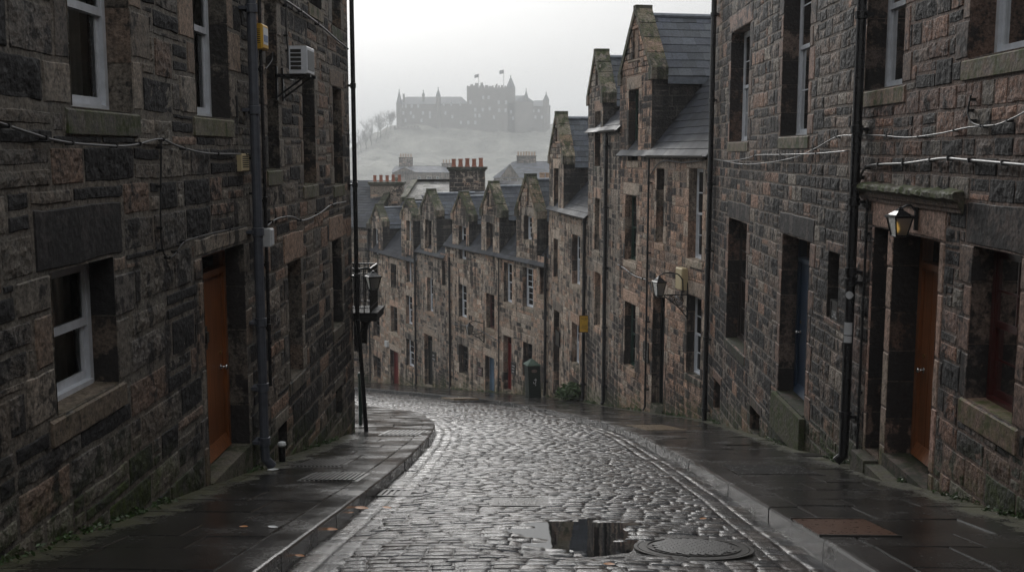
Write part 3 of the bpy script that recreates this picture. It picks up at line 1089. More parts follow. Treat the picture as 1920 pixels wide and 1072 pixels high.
# ================================================================== STREET
TAB = [  # wall left, kerb left, kerb right, wall right
    ((-3.4, -8), (-1.70, -8), (2.15, -8), (4.15, -8)),
    ((-3.4, 6), (-1.70, 6), (2.15, 6), (4.15, 6)),
    ((-3.4, 13), (-1.70, 13), (2.15, 13), (4.15, 13)),
    ((-3.4, 18.6), (-1.84, 18), (2.02, 18.3), (4.15, 19)),
    ((-5.2, 20.6), (-2.07, 22), (1.79, 22.2), (4.15, 24.4)),
    ((-7.5, 23.5), (-3.0, 27.7), (.62, 29.7), (2.59, 31.5)),
    ((-9.5, 28), (-4.7, 31.3), (-.42, 34.6), (1.88, 36.3)),
    ((-11.5, 33), (-6.8, 34.4), (-1.75, 38.9), (.62, 42.5)),
    ((-15, 38), (-10.5, 38.6), (-3.85, 44), (-2.2, 48.1)),
    ((-20, 44), (-15.5, 46), (-8.3, 52), (-6.9, 57.5)),
    ((-28, 54), (-24, 57), (-16, 65), (-13, 71)),
]
_t = np.array(TAB, float)
_cl = (_t[:, 1] + _t[:, 2]) / 2
_s = np.concatenate([[0], np.cumsum(np.hypot(*np.diff(_cl, axis=0).T))])
SD = np.arange(0, _s[-1], .05)
def _resample(k):
    out = np.stack([np.interp(SD, _s, _t[:, k, i]) for i in (0, 1)], 1)
    ker = np.hanning(81); ker /= ker.sum()
    pad = np.concatenate([np.linspace(2 * out[0] - out[40], out[0], 40, endpoint=False), out, np.linspace(out[-1], 2 * out[-1] - out[-41], 41)[1:]])
    return np.stack([np.convolve(pad[:, i], ker, 'valid') for i in (0, 1)], 1)
CURVE = [_resample(k) for k in range(4)]
def street(k, s):
    s = np.asarray(s, float)
    return np.stack([np.interp(s, SD, CURVE[k][:, i]) for i in (0, 1)], -1)
S_END = SD[-1] - .2

_p = ground_at(1092, 1013, -.13)
PUD = (float(_p[0]) - .02, float(_p[1]), .56, .66)
def puddle_f(x, y):
    P = np.stack([x, y, np.zeros_like(x)], -1).reshape(-1, 3)
    n = (fbm(P * 3.2, 3, 4.0) * .6 + fbm(P * np.array((4, 11, 1)), 2, 14.0) * .4).reshape(np.shape(x))
    d = np.sqrt(((x - PUD[0]) / PUD[2]) ** 2 + ((y - PUD[1]) / PUD[3]) ** 2) + n
    return 1 - smooth(d, .65, 1.25)

ROAD_DROP = .12
PTILT = .08
def road_z(x, y, t, wd):
    camber = .05 * (1 - (2 * t - 1) ** 2)
    P = np.stack([x, y, np.zeros_like(x)], -1).reshape(-1, 3)
    und = (vn(P * .55, 3.0) * .018 + vn(P * 1.7, 8.0) * .007).reshape(np.shape(x))
    dw = np.exp(-(((x - PUD[0]) / .8) ** 2 + ((y - PUD[1]) / .85) ** 2) ** 2)
    return zg(y) - ROAD_DROP - .03 + camber + und * (1 - .8 * dw) - .03 * puddle_f(x, y) + PTILT * (y - PUD[1]) * dw

# covers let into the road: (centre, half sizes)
COVERS = {}
def cover_at(px, py, hx, hy):
    p = ground_at(px, py, -ROAD_DROP)
    return (p[0], p[1], hx, hy)
COVERS['manhole'] = cover_at(1300, 1024, .47, .52)
COVERS['gully'] = cover_at(970, 944, .21, .26)
COVERS['kerb_gully'] = (-1.48, 11.25, .19, .26)

def build_setts():
    mb = MB()
    U = []
    def sett(s0, s1, t0, t1, lod, jit):
        U.append((s0, s1, t0, t1, lod, jit))
    s = 0.0
    r = rnd
    while s < S_END - .4:
        h = r.uniform(.118, .152)
        a, b = street(1, s), street(2, s)
        wd = float(np.hypot(*(b - a)))
        ymid = (a[1] + b[1]) / 2
        lod = 3 if ymid < 16 else (2 if ymid < 26 else 1)
        m = .38 / wd
        t = m + r.uniform(-.02, .0)
        while t < 1 - m:
            l = r.uniform(.15, .265) / wd
            if 1 - m - t - l < .08 / wd: l = 1 - m - t
            sett(s, s + h, t, t + l, lod, 1)
            t += l
        s += h
    for (t0, t1) in ((.01, .19), (.195, .375)):
        for side in (0, 1):
            s = 0.0
            while s < S_END - .5:
                l = r.uniform(.2, .42)
                a, b = street(1, s), street(2, s)
                wd = float(np.hypot(*(b - a)))
                ymid = (a[1] + b[1]) / 2
                lod = 3 if ymid < 16 else (2 if ymid < 26 else 1)
                if side == 0: sett(s, s + l, t0 / wd, t1 / wd, lod, .4)
                else: sett(s, s + l, 1 - t1 / wd, 1 - t0 / wd, lod, .4)
                s += l
    for lod in (1, 2, 3):
        sel = [u for u in U if u[4] == lod]
        if not sel: continue
        A = np.array([u[:4] for u in sel]); K = len(A); JT = np.array([u[5] for u in sel])[:, None]
        n = {1: 2, 2: 3, 3: 5}[lod]
        g = np.array([0, .0, 0])
        inner = np.linspace(.065, .935, n)
        ax = np.concatenate([[0], inner, [1]])
        m = len(ax)
        bb, aa = np.meshgrid(ax, ax, indexing='ij')      # bb along s, aa across
        aa, bb = aa.ravel(), bb.ravel()
        J = npr.uniform(-1, 1, (K, 8))
        gap = .005
        S0, S1, T0, T1 = A.T
        ca, cb = street(1, (S0 + S1) / 2), street(2, (S0 + S1) / 2)
        wd = np.hypot(*(cb - ca).T)
        s_ = S0[:, None] + gap / 2 + (S1 - S0 - gap)[:, None] * bb[None] + .006 * J[:, :1] * 1 + .004 * (J[:, 1:2] * (2 * aa - 1)[None])
        t_ = T0[:, None] + (gap / 2 / wd)[:, None] + (T1 - T0 - gap / wd)[:, None] * aa[None]
        # rounded outline: pull corners in
        da, db = np.abs(2 * aa - 1), np.abs(2 * bb - 1)
        rc = np.clip(da + db - 1.78, 0, 1) * .5
        s_ -= rc[None] * np.sign(2 * bb - 1)[None] * (S1 - S0)[:, None] * .22
        t_ -= rc[None] * np.sign(2 * aa - 1)[None] * (T1 - T0)[:, None] * .16
        sh = s_.shape
        pa, pb = street(1, s_.ravel()).reshape(*sh, 2), street(2, s_.ravel()).reshape(*sh, 2)
        xy = pa + (pb - pa) * t_[..., None]
        # wander of the courses
        P3 = np.stack([xy[..., 0], xy[..., 1], np.zeros(sh)], -1).reshape(-1, 3)
        wob = (vn(P3 * .9, 2.0) * .02).reshape(sh)
        xy[..., 1] += wob
        x, y = xy[..., 0], xy[..., 1]
        cx, cy = x.mean(1), y.mean(1)
        z = road_z(x.ravel(), y.ravel(), np.clip(t_.ravel(), 0, 1), None).reshape(sh)
        rim = np.maximum(da, db) > .999
        dome = (1 - da ** 3) * (1 - db ** 2.4)
        rough = (fbm(P3 * 14, 3, 7.0) * .0042 + fbm(P3 * 45, 2, 9.0) * .0022).reshape(sh)
        amp = (.0026 + .0018 * J[:, 2:3])
        zz = z + np.where(rim[None], -.011, amp * JT * dome[None] - .004 + .0028 * J[:, 3:4] + .0022 * J[:, 4:5] * (2 * aa - 1)[None] + .0026 * J[:, 5:6] * (2 * bb - 1)[None] + rough)
        keep = np.ones(K, bool)
        for (cx0, cy0, hx, hy) in COVERS.values():
            if hx > .4: keep &= ((cx - cx0) / (hx + .02)) ** 2 + ((cy - cy0) / (hy + .02)) ** 2 > 1
            else: keep &= ~((np.abs(cx - cx0) < hx + .03) & (np.abs(cy - cy0) < hy + .02))
        idx = np.where(keep)[0]
        V = np.stack([x, y, zz], -1)[idx].reshape(-1, 3)
        i = (np.arange(m - 1)[:, None] * m + np.arange(m - 1)[None]).ravel()
        q = np.stack([i, i + 1, i + m + 1, i + m], 1)
        Q = (q[None] + (np.arange(len(idx)) * m * m)[:, None, None]).reshape(-1, 4)
        base = np.array([(.04, .04, .043), (.028, .029, .033), (.052, .048, .046), (.036, .031, .029), (.02, .021, .024), (.06, .05, .045)])
        c = base[npr.randint(0, len(base), K)] * npr.uniform(.75, 1.25, (K, 1))
        c = np.concatenate([c, np.zeros((K, 1))], 1)[idx]
        mb.add(V, Q, c=np.repeat(c, m * m, 0))
    # bed of grit under the setts
    ss = np.arange(0, S_END, .25)
    nt_ = 13
    V = []
    for s in ss:
        a, b = street(1, s), street(2, s)
        for k in range(nt_):
            t = k / (nt_ - 1)
            p = a + (b - a) * t
            V.append((p[0], p[1], float(road_z(np.array([p[0]]), np.array([p[1]]), np.array([t]), None)[0]) - .009))
    Q = [(i * nt_ + k, i * nt_ + k + 1, (i + 1) * nt_ + k + 1, (i + 1) * nt_ + k) for i in range(len(ss) - 1) for k in range(nt_ - 1)]
    mb.add(V, Q, c=(.014, .0135, .013, 0))
    o = mb.build('road', M['sett'], None, smooth=True)
    tag(o, kind='structure')
build_setts()

def build_pavement(kin, kout, name, seed, cuts=()):
    """kin = kerb curve, kout = wall curve"""
    r = random.Random(seed)
    mb = MB()
    kb = MB()
    KW = .27
    sgn = 1 if kin == 2 else -1
    def pt(s, d):
        # d metres from the kerb's face towards the wall
        a, b = street(kin, s), street(kout, s)
        v = b - a
        l = np.hypot(v[0], v[1])
        return a + v / l * d, l
    # kerb stones
    s = r.uniform(0, .5)
    while s < S_END - 1.2:
        l = r.uniform(.75, 1.15)
        n = 4
        V = []
        j = r.uniform(-.006, .006); tl = r.uniform(-.004, .004)
        for i in range(n + 1):
            si = s + .006 + (l - .012) * i / n
            for (d, dz) in ((0.0, -.32), (0.0, -.02), (.012, -.005), (.03, 0.0), (KW * .5, .002), (KW - .012, 0), (KW, -.012), (KW, -.2)):
                p, _ = pt(si, d + j)
                V.append((p[0], p[1], float(zg(p[1])) + dz + tl * (i / n - .5)))
        m = 8
        Q = [(i * m + k, i * m + k + 1, (i + 1) * m + k + 1, (i + 1) * m + k) for i in range(n) for k in range(m - 1)]
        for e in (0, n):
            Q += [(e * m + 0, e * m + 1, e * m + 6, e * m + 7), (e * m + 1, e * m + 2, e * m + 5, e * m + 6), (e * m + 2, e * m + 3, e * m + 4, e * m + 5)]
        t = r.uniform(.75, 1.3)
        kb.add(V, Q, c=(.038 * t, .036 * t, .035 * t, 0), x=(0, 0, 0, 1))
        s += l
    # flags
    s = 0.0
    while s < S_END - 1.4:
        l = r.uniform(.5, .78)
        _, tot = pt(s, 0)
        tot = min(tot + .3, 7.5)
        d = KW + .006
        first = True
        while d < tot - .02:
            wd = r.uniform(.55, 1.15)
            if first: wd *= r.uniform(.5, 1.0); first = False
            if tot - d - wd < .25: wd = tot - d
            n = max(2, int(l / .2)); m = max(2, int(wd / .2))
            j = r.uniform(-.004, .004); t1, t2 = r.uniform(-.006, .006), r.uniform(-.006, .006)
            SA = np.concatenate([[0], np.linspace(.007, l - .014, n), [l - .007]]) + s + .0035
            DA = np.concatenate([[0], np.linspace(.007, wd - .014, m), [wd - .007]]) + d + .0035
            gs, gd = np.meshgrid(SA, DA, indexing='ij')
            a, b = street(kin, gs.ravel()), street(kout, gs.ravel())
            v = b - a; v = v / np.hypot(v[:, 0], v[:, 1])[:, None]
            p = a + v * gd.ravel()[:, None]
            P3 = np.stack([p[:, 0], p[:, 1], np.zeros(len(p))], 1)
            ii, jj = np.meshgrid(np.arange(n + 2), np.arange(m + 2), indexing='ij')
            rim = ((ii == 0) | (ii == n + 1) | (jj == 0) | (jj == m + 1)).ravel()
            z = zg(p[:, 1]) + j + t1 * ((gs.ravel() - s) / l - .5) + t2 * ((gd.ravel() - d) / wd - .5) + fbm(P3 * 2.2, 2, 5.0) * .006 + vn(P3 * 6, 8.0) * .0014
            z = np.where(rim, z - .014, z)
            V = np.stack([p[:, 0], p[:, 1], z], 1)
            k = (np.arange(n + 1)[:, None] * (m + 2) + np.arange(m + 1)[None]).ravel()
            Q = np.stack([k, k + 1, k + m + 3, k + m + 2], 1)
            t = r.uniform(.65, 1.3)
            c = (.021 * t, .0195 * t, .0185 * t, 0)
            ax = np.zeros((len(V), 4)); ax[:, 3] = 1
            realtot = np.hypot(*(b - a).T)
            ax[:, 1] = .62 * (1 - smooth(realtot - gd.ravel(), .05, .75))
            mb.add(V, Q, c=c, x=ax)
            d += wd
        s += l
    # bed
    ss = np.arange(0, S_END - .6, .4)
    V = []
    for s in ss:
        for d in (.1, 1.0, 2.0, 8.0):
            p, tot = pt(s, min(d, tot + .3) if d > 2 else d)
            V.append((p[0], p[1], float(zg(p[1])) - .016))
    Q = [(i * 4 + k, i * 4 + k + 1, i * 4 + k + 5, i * 4 + k + 4) for i in range(len(ss) - 1) for k in range(3)]
    mb.add(V, Q, c=(.03, .03, .026, 0), x=(0, .2, 0, 1))
    tag(mb.build(name, M['flag'], None), kind='structure')
    tag(kb.build('kerb', M['flag'], None), kind='structure')
build_pavement(1, 0, 'pavement', 21)
build_pavement(2, 3, 'pavement', 22)

# puddle
def build_puddle():
    n = 40
    g = np.linspace(-1, 1, n)
    gx, gy = np.meshgrid(g * PUD[2] * 1.35 + PUD[0], g * PUD[3] * 1.35 + PUD[1])
    inside = puddle_f(gx, gy) > .12
    wl, wr = 1.7, 2.15
    t = (gx + wl) / (wl + wr)
    z = zg(gy) - ROAD_DROP - .03 + .05 * (1 - (2 * t - 1) ** 2)
    # one smooth sheet, level across and easing with the slope
    zc = z[n // 2, n // 2]
    z = zc + (zg(gy) - zg(PUD[1])) + PTILT * (gy - PUD[1]) - .0195
    mb = MB()
    V = np.stack([gx, gy, z], -1).reshape(-1, 3)
    Q = []
    for i in range(n - 1):
        for j in range(n - 1):
            if inside[i, j] and inside[i + 1, j] and inside[i, j + 1] and inside[i + 1, j + 1]:
                Q.append((i * n + j, i * n + j + 1, (i + 1) * n + j + 1, (i + 1) * n + j))
    mb.add(V, Q)
    tag(mb.build('puddle', M['water'], None, smooth=True, attrs=False), kind='structure')
build_puddle()

# terrain: one sheet from behind the camera to the horizon, with the castle hill
def terr(x, y):
    base = np.where(y < 75, zg(y) - .45, 0)
    far = np.interp(y, [75, 110, 200, 480, 600, 760, 800, 900, 1100, 1600], [-16.8, -20, -22, -22, -22, -1, 16, 16, -10, -22])
    lo = np.interp(y, [75, 110, 200, 1600], [-16.8, -20, -22, -22])
    # plateau between the slopes
    k = smooth(x, -185, -100) * (1 - smooth(x, 60, 190))
    P = np.stack([x, y, np.zeros_like(x)], -1).reshape(-1, 3)
    nz = (fbm(P * .02, 4, 3.0) * 7 + np.abs(fbm(P * np.array((.055, .03, 1)), 4, 5.0)) * 7 + fbm(P * .14, 3, 6.0) * 1.8).reshape(np.shape(x))
    z = lo + (far - lo) * k + nz * smooth(y, 560, 700)
    return np.where(y < 75, base, z)
xs = np.concatenate([np.linspace(-900, -210, 12), np.linspace(-200, 200, 101), np.linspace(210, 900, 12)])
ys = np.concatenate([np.linspace(-60, 74.9, 40), np.linspace(75.1, 540, 30), np.linspace(550, 930, 110), np.linspace(950, 1500, 12)])
gx, gy = np.meshgrid(xs, ys)
gz = terr(gx, gy)
mb = MB()
nx = len(xs)
mb.add(np.stack([gx, gy, gz], -1).reshape(-1, 3), [(i * nx + j, i * nx + j + 1, (i + 1) * nx + j + 1, (i + 1) * nx + j) for i in range(len(ys) - 1) for j in range(nx - 1)])
tag(mb.build('ground', M['hill'], None, smooth=True, attrs=False), kind='structure')

# ================================================================== BUILDINGS
FL = Fac((-3.4, 0), (-3.4, 40), 'L')
FR = Fac((4.15, 0), (4.15, 40), 'R')
near_cell = lambda p: .034 if p[1] < 15 else (.055 if p[1] < 20 else .08)

def top_pipe(F, px0, px1, py=500):
    return F.px(px0, py)[0], F.px(px1, py)[0]

# ---------------- left, near the camera
u_split = FL.px(484, 500)[0]
u_end = FL.px(662, 600)[0]
U_L0 = -6.0
bl = thing('tenement_house', 'dark soot-blackened stone house with white sash windows and the orange door on the left side', 'house', (-3.4, 8, zg(8)))
W = Wall(FL, PAL_LEFT, DR_LEFT, near_cell, 31, rough=.026, gap=.026, ch=(.24, .4), sw=(.36, .85))
W.matname = 'stone'
W.area(1.0, u_split, zg(u_split) - .4, 4.2)
window(FL, bl, W, FL.rect(125, 240, -190, 204), 'white', .2, 1, 1, .2, jw=.3, near=True, curtain=True, sillmoss=.55, lc=((.12, .105, .09), .4))
window(FL, bl, W, FL.rect(363, 425, -120, 219), 'white', .2, 1, 1, .2, jw=.3, near=True, curtain=True, sillmoss=.6)
window(FL, bl, W, FL.rect(100, 218, 494, 752), 'white', .2, 1, 1, .2, jw=.3, near=True, curtain=True, sillmoss=.15, lintel=.46, lc=((.05, .046, .046), .75))
rl_ = list(FL.rect(386, 463, 466, 874)); rl_[2] = FL.px(415, 850, -.22)[1]
door(FL, bl, W, tuple(rl_), 'orange', .22, .17, 4, .2, handle='far', near=True, letterbox=True, jw=.17, lc=((.28, .245, .205), .12))
W.finish('wall', bl)
Wb = Wall(FL, PAL_LEFT, DR_LEFT, .3, 32, gap=.014)
Wb.area(U_L0, 1.0, zg(1) - .6, 6.5)
Wb.area(1.0, u_split, 4.2, 6.5)
Wb.finish('wall', bl)
shell(FL, bl, U_L0, u_split - .01, -6, 6.5)
# ---------------- left, beyond the grey pipe
bl2 = thing('tenement_house', 'brown stone house with deep narrow windows on the left, ending at the balcony corner', 'house', (-3.4, 16, zg(16)))
W = Wall(FL, PAL_LEFT2, DR_LEFT, near_cell, 33, rough=.024, gap=.02, ch=(.2, .36), sw=(.28, .7))
W.matname = 'stone'
W.area(u_split, u_end, zg(u_end) - .4, 3.9)
for rc in ((497, 518, -150, 318), (568, 590, 128, 346), (625, 641, 165, 346), (621, 637, -120, 50), (578, 600, -150, 10)):
    window(FL, bl2, W, FL.rect(*rc), 'darkframe', .26, 1, 2, .2, sillmoss=.6, jamb=True, lintel=.3)
window(FL, bl2, W, FL.rect(542, 566, 488, 706), 'white', .26, 1, 2, .2, sillmoss=.1, lintel=.42, lc=((.33, .235, .18), .15))
window(FL, bl2, W, FL.rect(624, 641, 448, 612), 'white', .26, 1, 2, .2, sillmoss=.2, lintel=.42, lc=((.33, .235, .18), .15))
for rc in ((522, 538, 795, 850), (630, 641, 727, 780)):
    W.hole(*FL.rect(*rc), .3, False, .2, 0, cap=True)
W.finish('wall', bl2)
Wb = Wall(FL, PAL_LEFT2, DR_LEFT, .3, 34, gap=.014)
Wb.area(u_split, u_end, 3.9, 6.5)
Wb.finish('wall', bl2)
# end wall round the corner
c_end = FL.W(u_end, 0, 0)[:2]
FE = Fac(c_end, c_end + np.array((-6.0, 0)), 'L')
FE.n = np.array((0, 1.0))
We = Wall(FE, PAL_LEFT2, DR_LEFT, .16, 35, gap=.014)
We.area(0, 6, zg(u_end) - 1.2, 6.5)
We.finish('wall', bl2)
shell(FL, bl2, u_split + .01, u_end - .012, -7, 6.5)
downpipe(FL, bl2, [(u_end - .1, 6.4), (u_end - .1, FL.px(655, 590)[1]), (u_end - .06, FL.px(655, 600)[1]), (u_end + .1, FL.px(668, 815)[1])], .042, 'black', [3.0, 1.2, -.6, -2.3], w0=.1, ww=[.1, .1, .1, .2])
# grey rainwater pipe between the two houses
ub, zb_ = FL.px(496, 880, .12)
ut = FL.px(484, 440, .12)[0]
P_ = [(ut, 6.4), (ut, zb_ + .28), (ut, zb_ + .12), (ut + .04, zb_ + .02)]
downpipe(FL, bl, P_, .058, 'greypipe', [FL.px(478, y, .12)[1] for y in (20, 207, 436, 610, 738, 845)], w0=.12, ww=[.12, .12, .13, .2])
tk = FL.px(490, 300, .1)[0] + .28
downpipe(FL, bl2, [(tk, 6.4), (tk, zb_ + .9)], .022, 'black', [3, 1, -.6, -1.4, -2.2], w0=.06)
# stub vent pipe with a pale cap
mb = MB()
us, zs_ = FL.px(529, 855, .1)
mb.tube([FL.W(us, zs_ - .22, .1), FL.W(us, zs_ + .14, .1)], .045, 10)
o = mb.build('vent_pipe', M['black'], None, attrs=False); tag(o, 'short black vent pipe with a pale cap at the foot of the left wall', 'pipe')
cp = MB(); cp.lathe(FL.W(us, zs_ + .14, .1), [(.05, 0), (.06, .02), (.05, .05), (.02, .06)], 10)
cp.build('cap', M['paper'], o, attrs=False)

# ---------------- right, with the mossy doorway
u_r = FR.px(1597, 500)[0]
br = thing('tenement_house', 'reddish stone house with the mossy-corniced orange doorway on the right side', 'house', (4.15, 9, zg(9)))
W = Wall(FR, PAL_RIGHT, DR_RIGHT, near_cell, 41, rough=.026, gap=.012, ch=(.16, .34), sw=(.2, .55))
W.matname = 'stone'
W.area(1.5, u_r, zg(u_r) - .4, 4.4)
window(FR, br, W, FR.rect(1629, 1699, -160, 163), 'white', .24, 1, 1, .2, near=True, curtain=True, sillmoss=.75)
window(FR, br, W, FR.rect(1826, 1990, -260, 90), 'white', .24, 1, 1, .2, near=True, curtain=True, sillmoss=.8)
window(FR, br, W, FR.rect(1818, 1908, 468, 776), 'redframe', .19, 2, 2, .24, near=True, curtain=True, sillmoss=.75, lintel=.42, lc=((.075, .06, .055), .6))
# entrance: doorway and the blind recess beside it
rd = list(FR.rect(1667, 1752, 440, 884)); rd[2] = FR.px(1722, 862, -.3)[1]; rd = tuple(rd)
rn = FR.rect(1631, 1657, 427, 858)
door(FR, br, W, rd, 'orange', .3, .26, 5, 0, handle='far', near=True, letterbox=True, jamb=False)
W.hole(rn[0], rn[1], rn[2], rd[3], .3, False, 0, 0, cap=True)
lc = ((.4, .27, .215), .0)
fz = FR.px(1700, 376)[1]
W.dressed.append((rd[0] - .14, rn[1] + .1, rd[3], fz, lc))
zz = min(rd[2], rn[2]) - .3
for (a, b) in ((rd[0] - .14, rd[0]), (rn[1], rn[1] + .1), (rd[1], rn[0])):
    z = zz
    while z < rd[3]:
        h = min(W.r.uniform(.45, .75), rd[3] - z)
        W.dressed.append((a, b, z, z + h, ((.4 * W.r.uniform(.85, 1.1), .275, .22), .15))); z += h
W.finish('wall', br)
Wb = Wall(FR, PAL_RIGHT, DR_RIGHT, .3, 42)
Wb.area(U_L0, 1.5, zg(1.5) - .6, 7.2)
Wb.area(1.5, u_r, 4.4, 7.2)
Wb.finish('wall', br)
shell(FR, br, U_L0, u_r - .012, -6, 7.2)
# cornice over the doorway, thick with moss
mb = MB()
ca, cb = FR.px(1790, 365, .1)[0], FR.px(1602, 360, .1)[0]
n = 44
prof = [(.0, -.20), (.03, -.20), (.035, -.16), (.055, -.15), (.065, -.10), (.095, -.085), (.12, -.06), (.12, -.02), (.105, .0), (.0, .025)]
zc0 = FR.px(1700, 353, .1)[1]
us = np.linspace(ca, cb, n)
V = []
for i, u in enumerate(us):
    for k, (w_, z) in enumerate(prof):
        j = .0
        if k >= 6: j = .012 * float(vn(np.array([[u * 7, k * 2.1, 3]]))[0]) + .012 * float(vn(np.array([[u * 19, k * 2.1, 8]]))[0])
        V.append(FR.W(u, zc0 + z + j, w_ + (j if k in (6, 7) else 0)))
m = len(prof)
C_ = np.array([(.17, .12, .095, .2) if k < 5 else (.10, .085, .07, .4) for i in range(n) for k in range(m)])
X_ = np.array([(.3, 0 if k < 4 else (.5 if k < 6 else .95), 0, 1) for i in range(n) for k in range(m)])
mb.add(V, [(i * m + k, i * m + k + 1, (i + 1) * m + k + 1, (i + 1) * m + k) for i in range(n - 1) for k in range(m - 1)], c=C_, x=X_)
for e in (0, n - 1):
    vs = V[e * m:(e + 1) * m]
    mb.add(vs, [(0, 1, 2, 9), (2, 3, 8, 9), (3, 4, 7, 8), (4, 5, 6, 7)], c=(.1, .08, .07, .4), x=(.3, .5, 0, 1))
mb.build('door_cornice', M['stone'], br)
# steps of the doorway, cheek stones
mb = MB()
for (a, b, pz, w1) in ((rd[0] - .02, rd[1] + .02, rd[2] - .14, .22), (rn[0], rn[1], rn[2] - .02, .18)):
    FR.box(mb, a, b, pz - .9, pz, .012, w1, (.085, .072, .062, .4), (.3, .4, 0, 1))
mb.build('doorstep', M['stone'], br)

# ---------------- right, between the two black pipes
u_g = FR.px(1331, 500)[0]
bg_ = thing('tenement_house', 'dark weathered stone house with the blue door between two black pipes on the right', 'house', (4.15, 19, zg(19)))
W = Wall(FR, [((.2, .155, .127), 3, .55), ((.155, .134, .118), 3, .72), ((.055, .05, .048), 2.4, 1.0), ((.27, .17, .125), 1.3, .35), ((.26, .225, .19), 1.1, .35)], DR_RIGHT, near_cell, 43, rough=.026, gap=.012, ch=(.15, .32), sw=(.2, .52))
W.matname = 'stone'
W.area(u_r, u_g, zg(u_g) - .4, 5.4)
window(FR, bg_, W, FR.rect(1370, 1404, 54, 265), 'white', .26, 1, 2, .2, near=True, sillmoss=.6)
window(FR, bg_, W, FR.rect(1469, 1519, -90, 254), 'white', .26, 1, 2, .2, near=True, sillmoss=.8)
window(FR, bg_, W, FR.rect(1364, 1398, 412, 652), 'darkframe', .24, 1, 2, .2, near=True, sillmoss=.3, lc=((.1, .085, .078), .7))
rb_ = list(FR.rect(1463, 1514, 444, 752)); rb_[2] = FR.px(1500, 744, -.26)[1]; rb_ = tuple(rb_)
door(FR, bg_, W, rb_, 'blue', .26, .3, 4, .36, handle='far', near=True, lc=((.095, .082, .078), .7))
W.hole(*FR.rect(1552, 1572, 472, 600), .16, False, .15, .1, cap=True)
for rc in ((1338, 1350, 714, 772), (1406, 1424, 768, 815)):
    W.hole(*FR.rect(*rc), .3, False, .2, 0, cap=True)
W.finish('wall', bg_)
Wb = Wall(FR, PAL_RIGHT, DR_RIGHT, .35, 44)
Wb.area(u_r, u_g, 5.4, 7.2)
Wb.finish('wall', bg_)
cg = FR.W(u_g, 0, 0)[:2]
FG = Fac(cg, cg + np.array((6.0, 0)), 'R'); FG.n = np.array((0, 1.0))
We = Wall(FG, PAL_RIGHT, DR_RIGHT, .2, 45, base_moss=False)
We.area(0, 6, zg(u_g) - .6, 7.2)
We.finish('wall', bg_)
shell(FR, bg_, u_r + .012, u_g - .014, -8, 7.2)
mb = MB()
FR.box(mb, rb_[0] - .1, rb_[1] + .1, rb_[2] - .62, rb_[2] - .02, .012, .1, (.1, .085, .07, .4), (.3, .7, 0, 1))
mb.build('doorstep', M['stone'], bg_)
ubp = FR.px(1596, 500, .12)[0]
zbp = FR.px(1578, 862, .12)[1]
downpipe(FR, br, [(ubp, 7), (ubp, zbp + .2), (ubp, zbp + .08), (ubp + .02, zbp)], .062, 'black', [FR.px(1600, y, .12)[1] for y in (35, 243, 378, 510, 530, 790)], w0=.12, ww=[.12, .12, .13, .2])
utk = ubp - .27
downpipe(FR, br, [(utk, FR.px(1612, 370, .04)[1]), (utk, zbp + .25)], .016, 'black', [-1, -2, -3], w0=.035)
ubq = FR.px(1329, 400, .1)[0] - .12
zbq = FR.px(1320, 800, .1)[1]
downpipe(FR, bg_, [(ubq, 7), (ubq, zbq + .2), (ubq, zbq + .08), (ubq + .02, zbq)], .06, 'black', [FR.px(1330, y, .1)[1] for y in (35, 190, 345, 470, 640, 780)], w0=.11, ww=[.11, .11, .12, .2])

# ---------------- the stepped row curving away
P1330, P1162, P1102, P1029 = (4.12, 24.62), (2.59, 31.5), (1.88, 36.3), (.62, 42.5)
FF, FEE, FD = Fac(P1330, P1162, 'R'), Fac(P1162, P1102, 'R'), Fac(P1102, P1029, 'R')
FC = Fac(P1029, (-4.43, 52.6), 'R')
FB = Fac((-4.43, 52.6), (-6.28, 56.3), 'R')
FA = Fac((-6.28, 56.3), (-10.15, 64.04), 'R')
mid_cell = .13
def row_house(F, name_label, loc_y, wins, doors, dorms, eave_px, rise, seed, pal=PAL_FAR, cell=.16, run=2.7, extra=None, roofsl=(.34, .24), dsl=(.34, .25), ridge_rise=None, depth=4.0, zcap=None):
    b = thing('row_house', name_label, 'house', (*F.W(F.L / 2, 0, 0)[:2], zg(loc_y)))
    W = Wall(F, pal, DR_FAR, cell, seed, rough=.03, gap=.015, ch=(.15, .27), sw=(.19, .46))
    W.matname = 'farstone'
    ze = F.px(*eave_px)[1]
    g = zg(F.o[1] + F.L * F.d[1])
    W.area(0, F.L, g - .5, ze)
    spans = []
    for k, d in enumerate(dorms):
        u0, u1, zs, za = dormer(F, b, W, *d[:4], seed * 10 + k * 17, ze, depth=depth, sl=dsl)
        spans.append((u0, u1))
        if len(d) > 4 and d[4]:
            W.hole(*F.rect(*d[4]), .2, False, .12, .08, cap=True)
    for wn in wins:
        st = wn[4] if len(wn) > 4 else 'white'
        cols, rows = (wn[5], wn[6]) if len(wn) > 6 else (1, 2)
        window(F, b, W, F.rect(*wn[:4]), st, .2, cols, rows, .18, sillmoss=.25, stone='farstone')
    for dn in doors:
        door(F, b, W, F.rect(*dn[:4]), dn[4], .22, dn[5] if len(dn) > 5 else 0, 4, kick=False)
    W.finish('wall', b, 'farstone')
    main_roof(F, b, -.02, F.L + .02, ze, rise, run, roofsl, seed)
    spans.sort()
    u = .05
    for (a, c) in spans + [(F.L, F.L)]:
        if a - u > .25: gutter(F, b, u, a - .1, ze - .02)
        u = c + .1
    shell(F, b, .012, F.L - .012, g - 1, ze - .1, 8.0)
    return b, W, ze

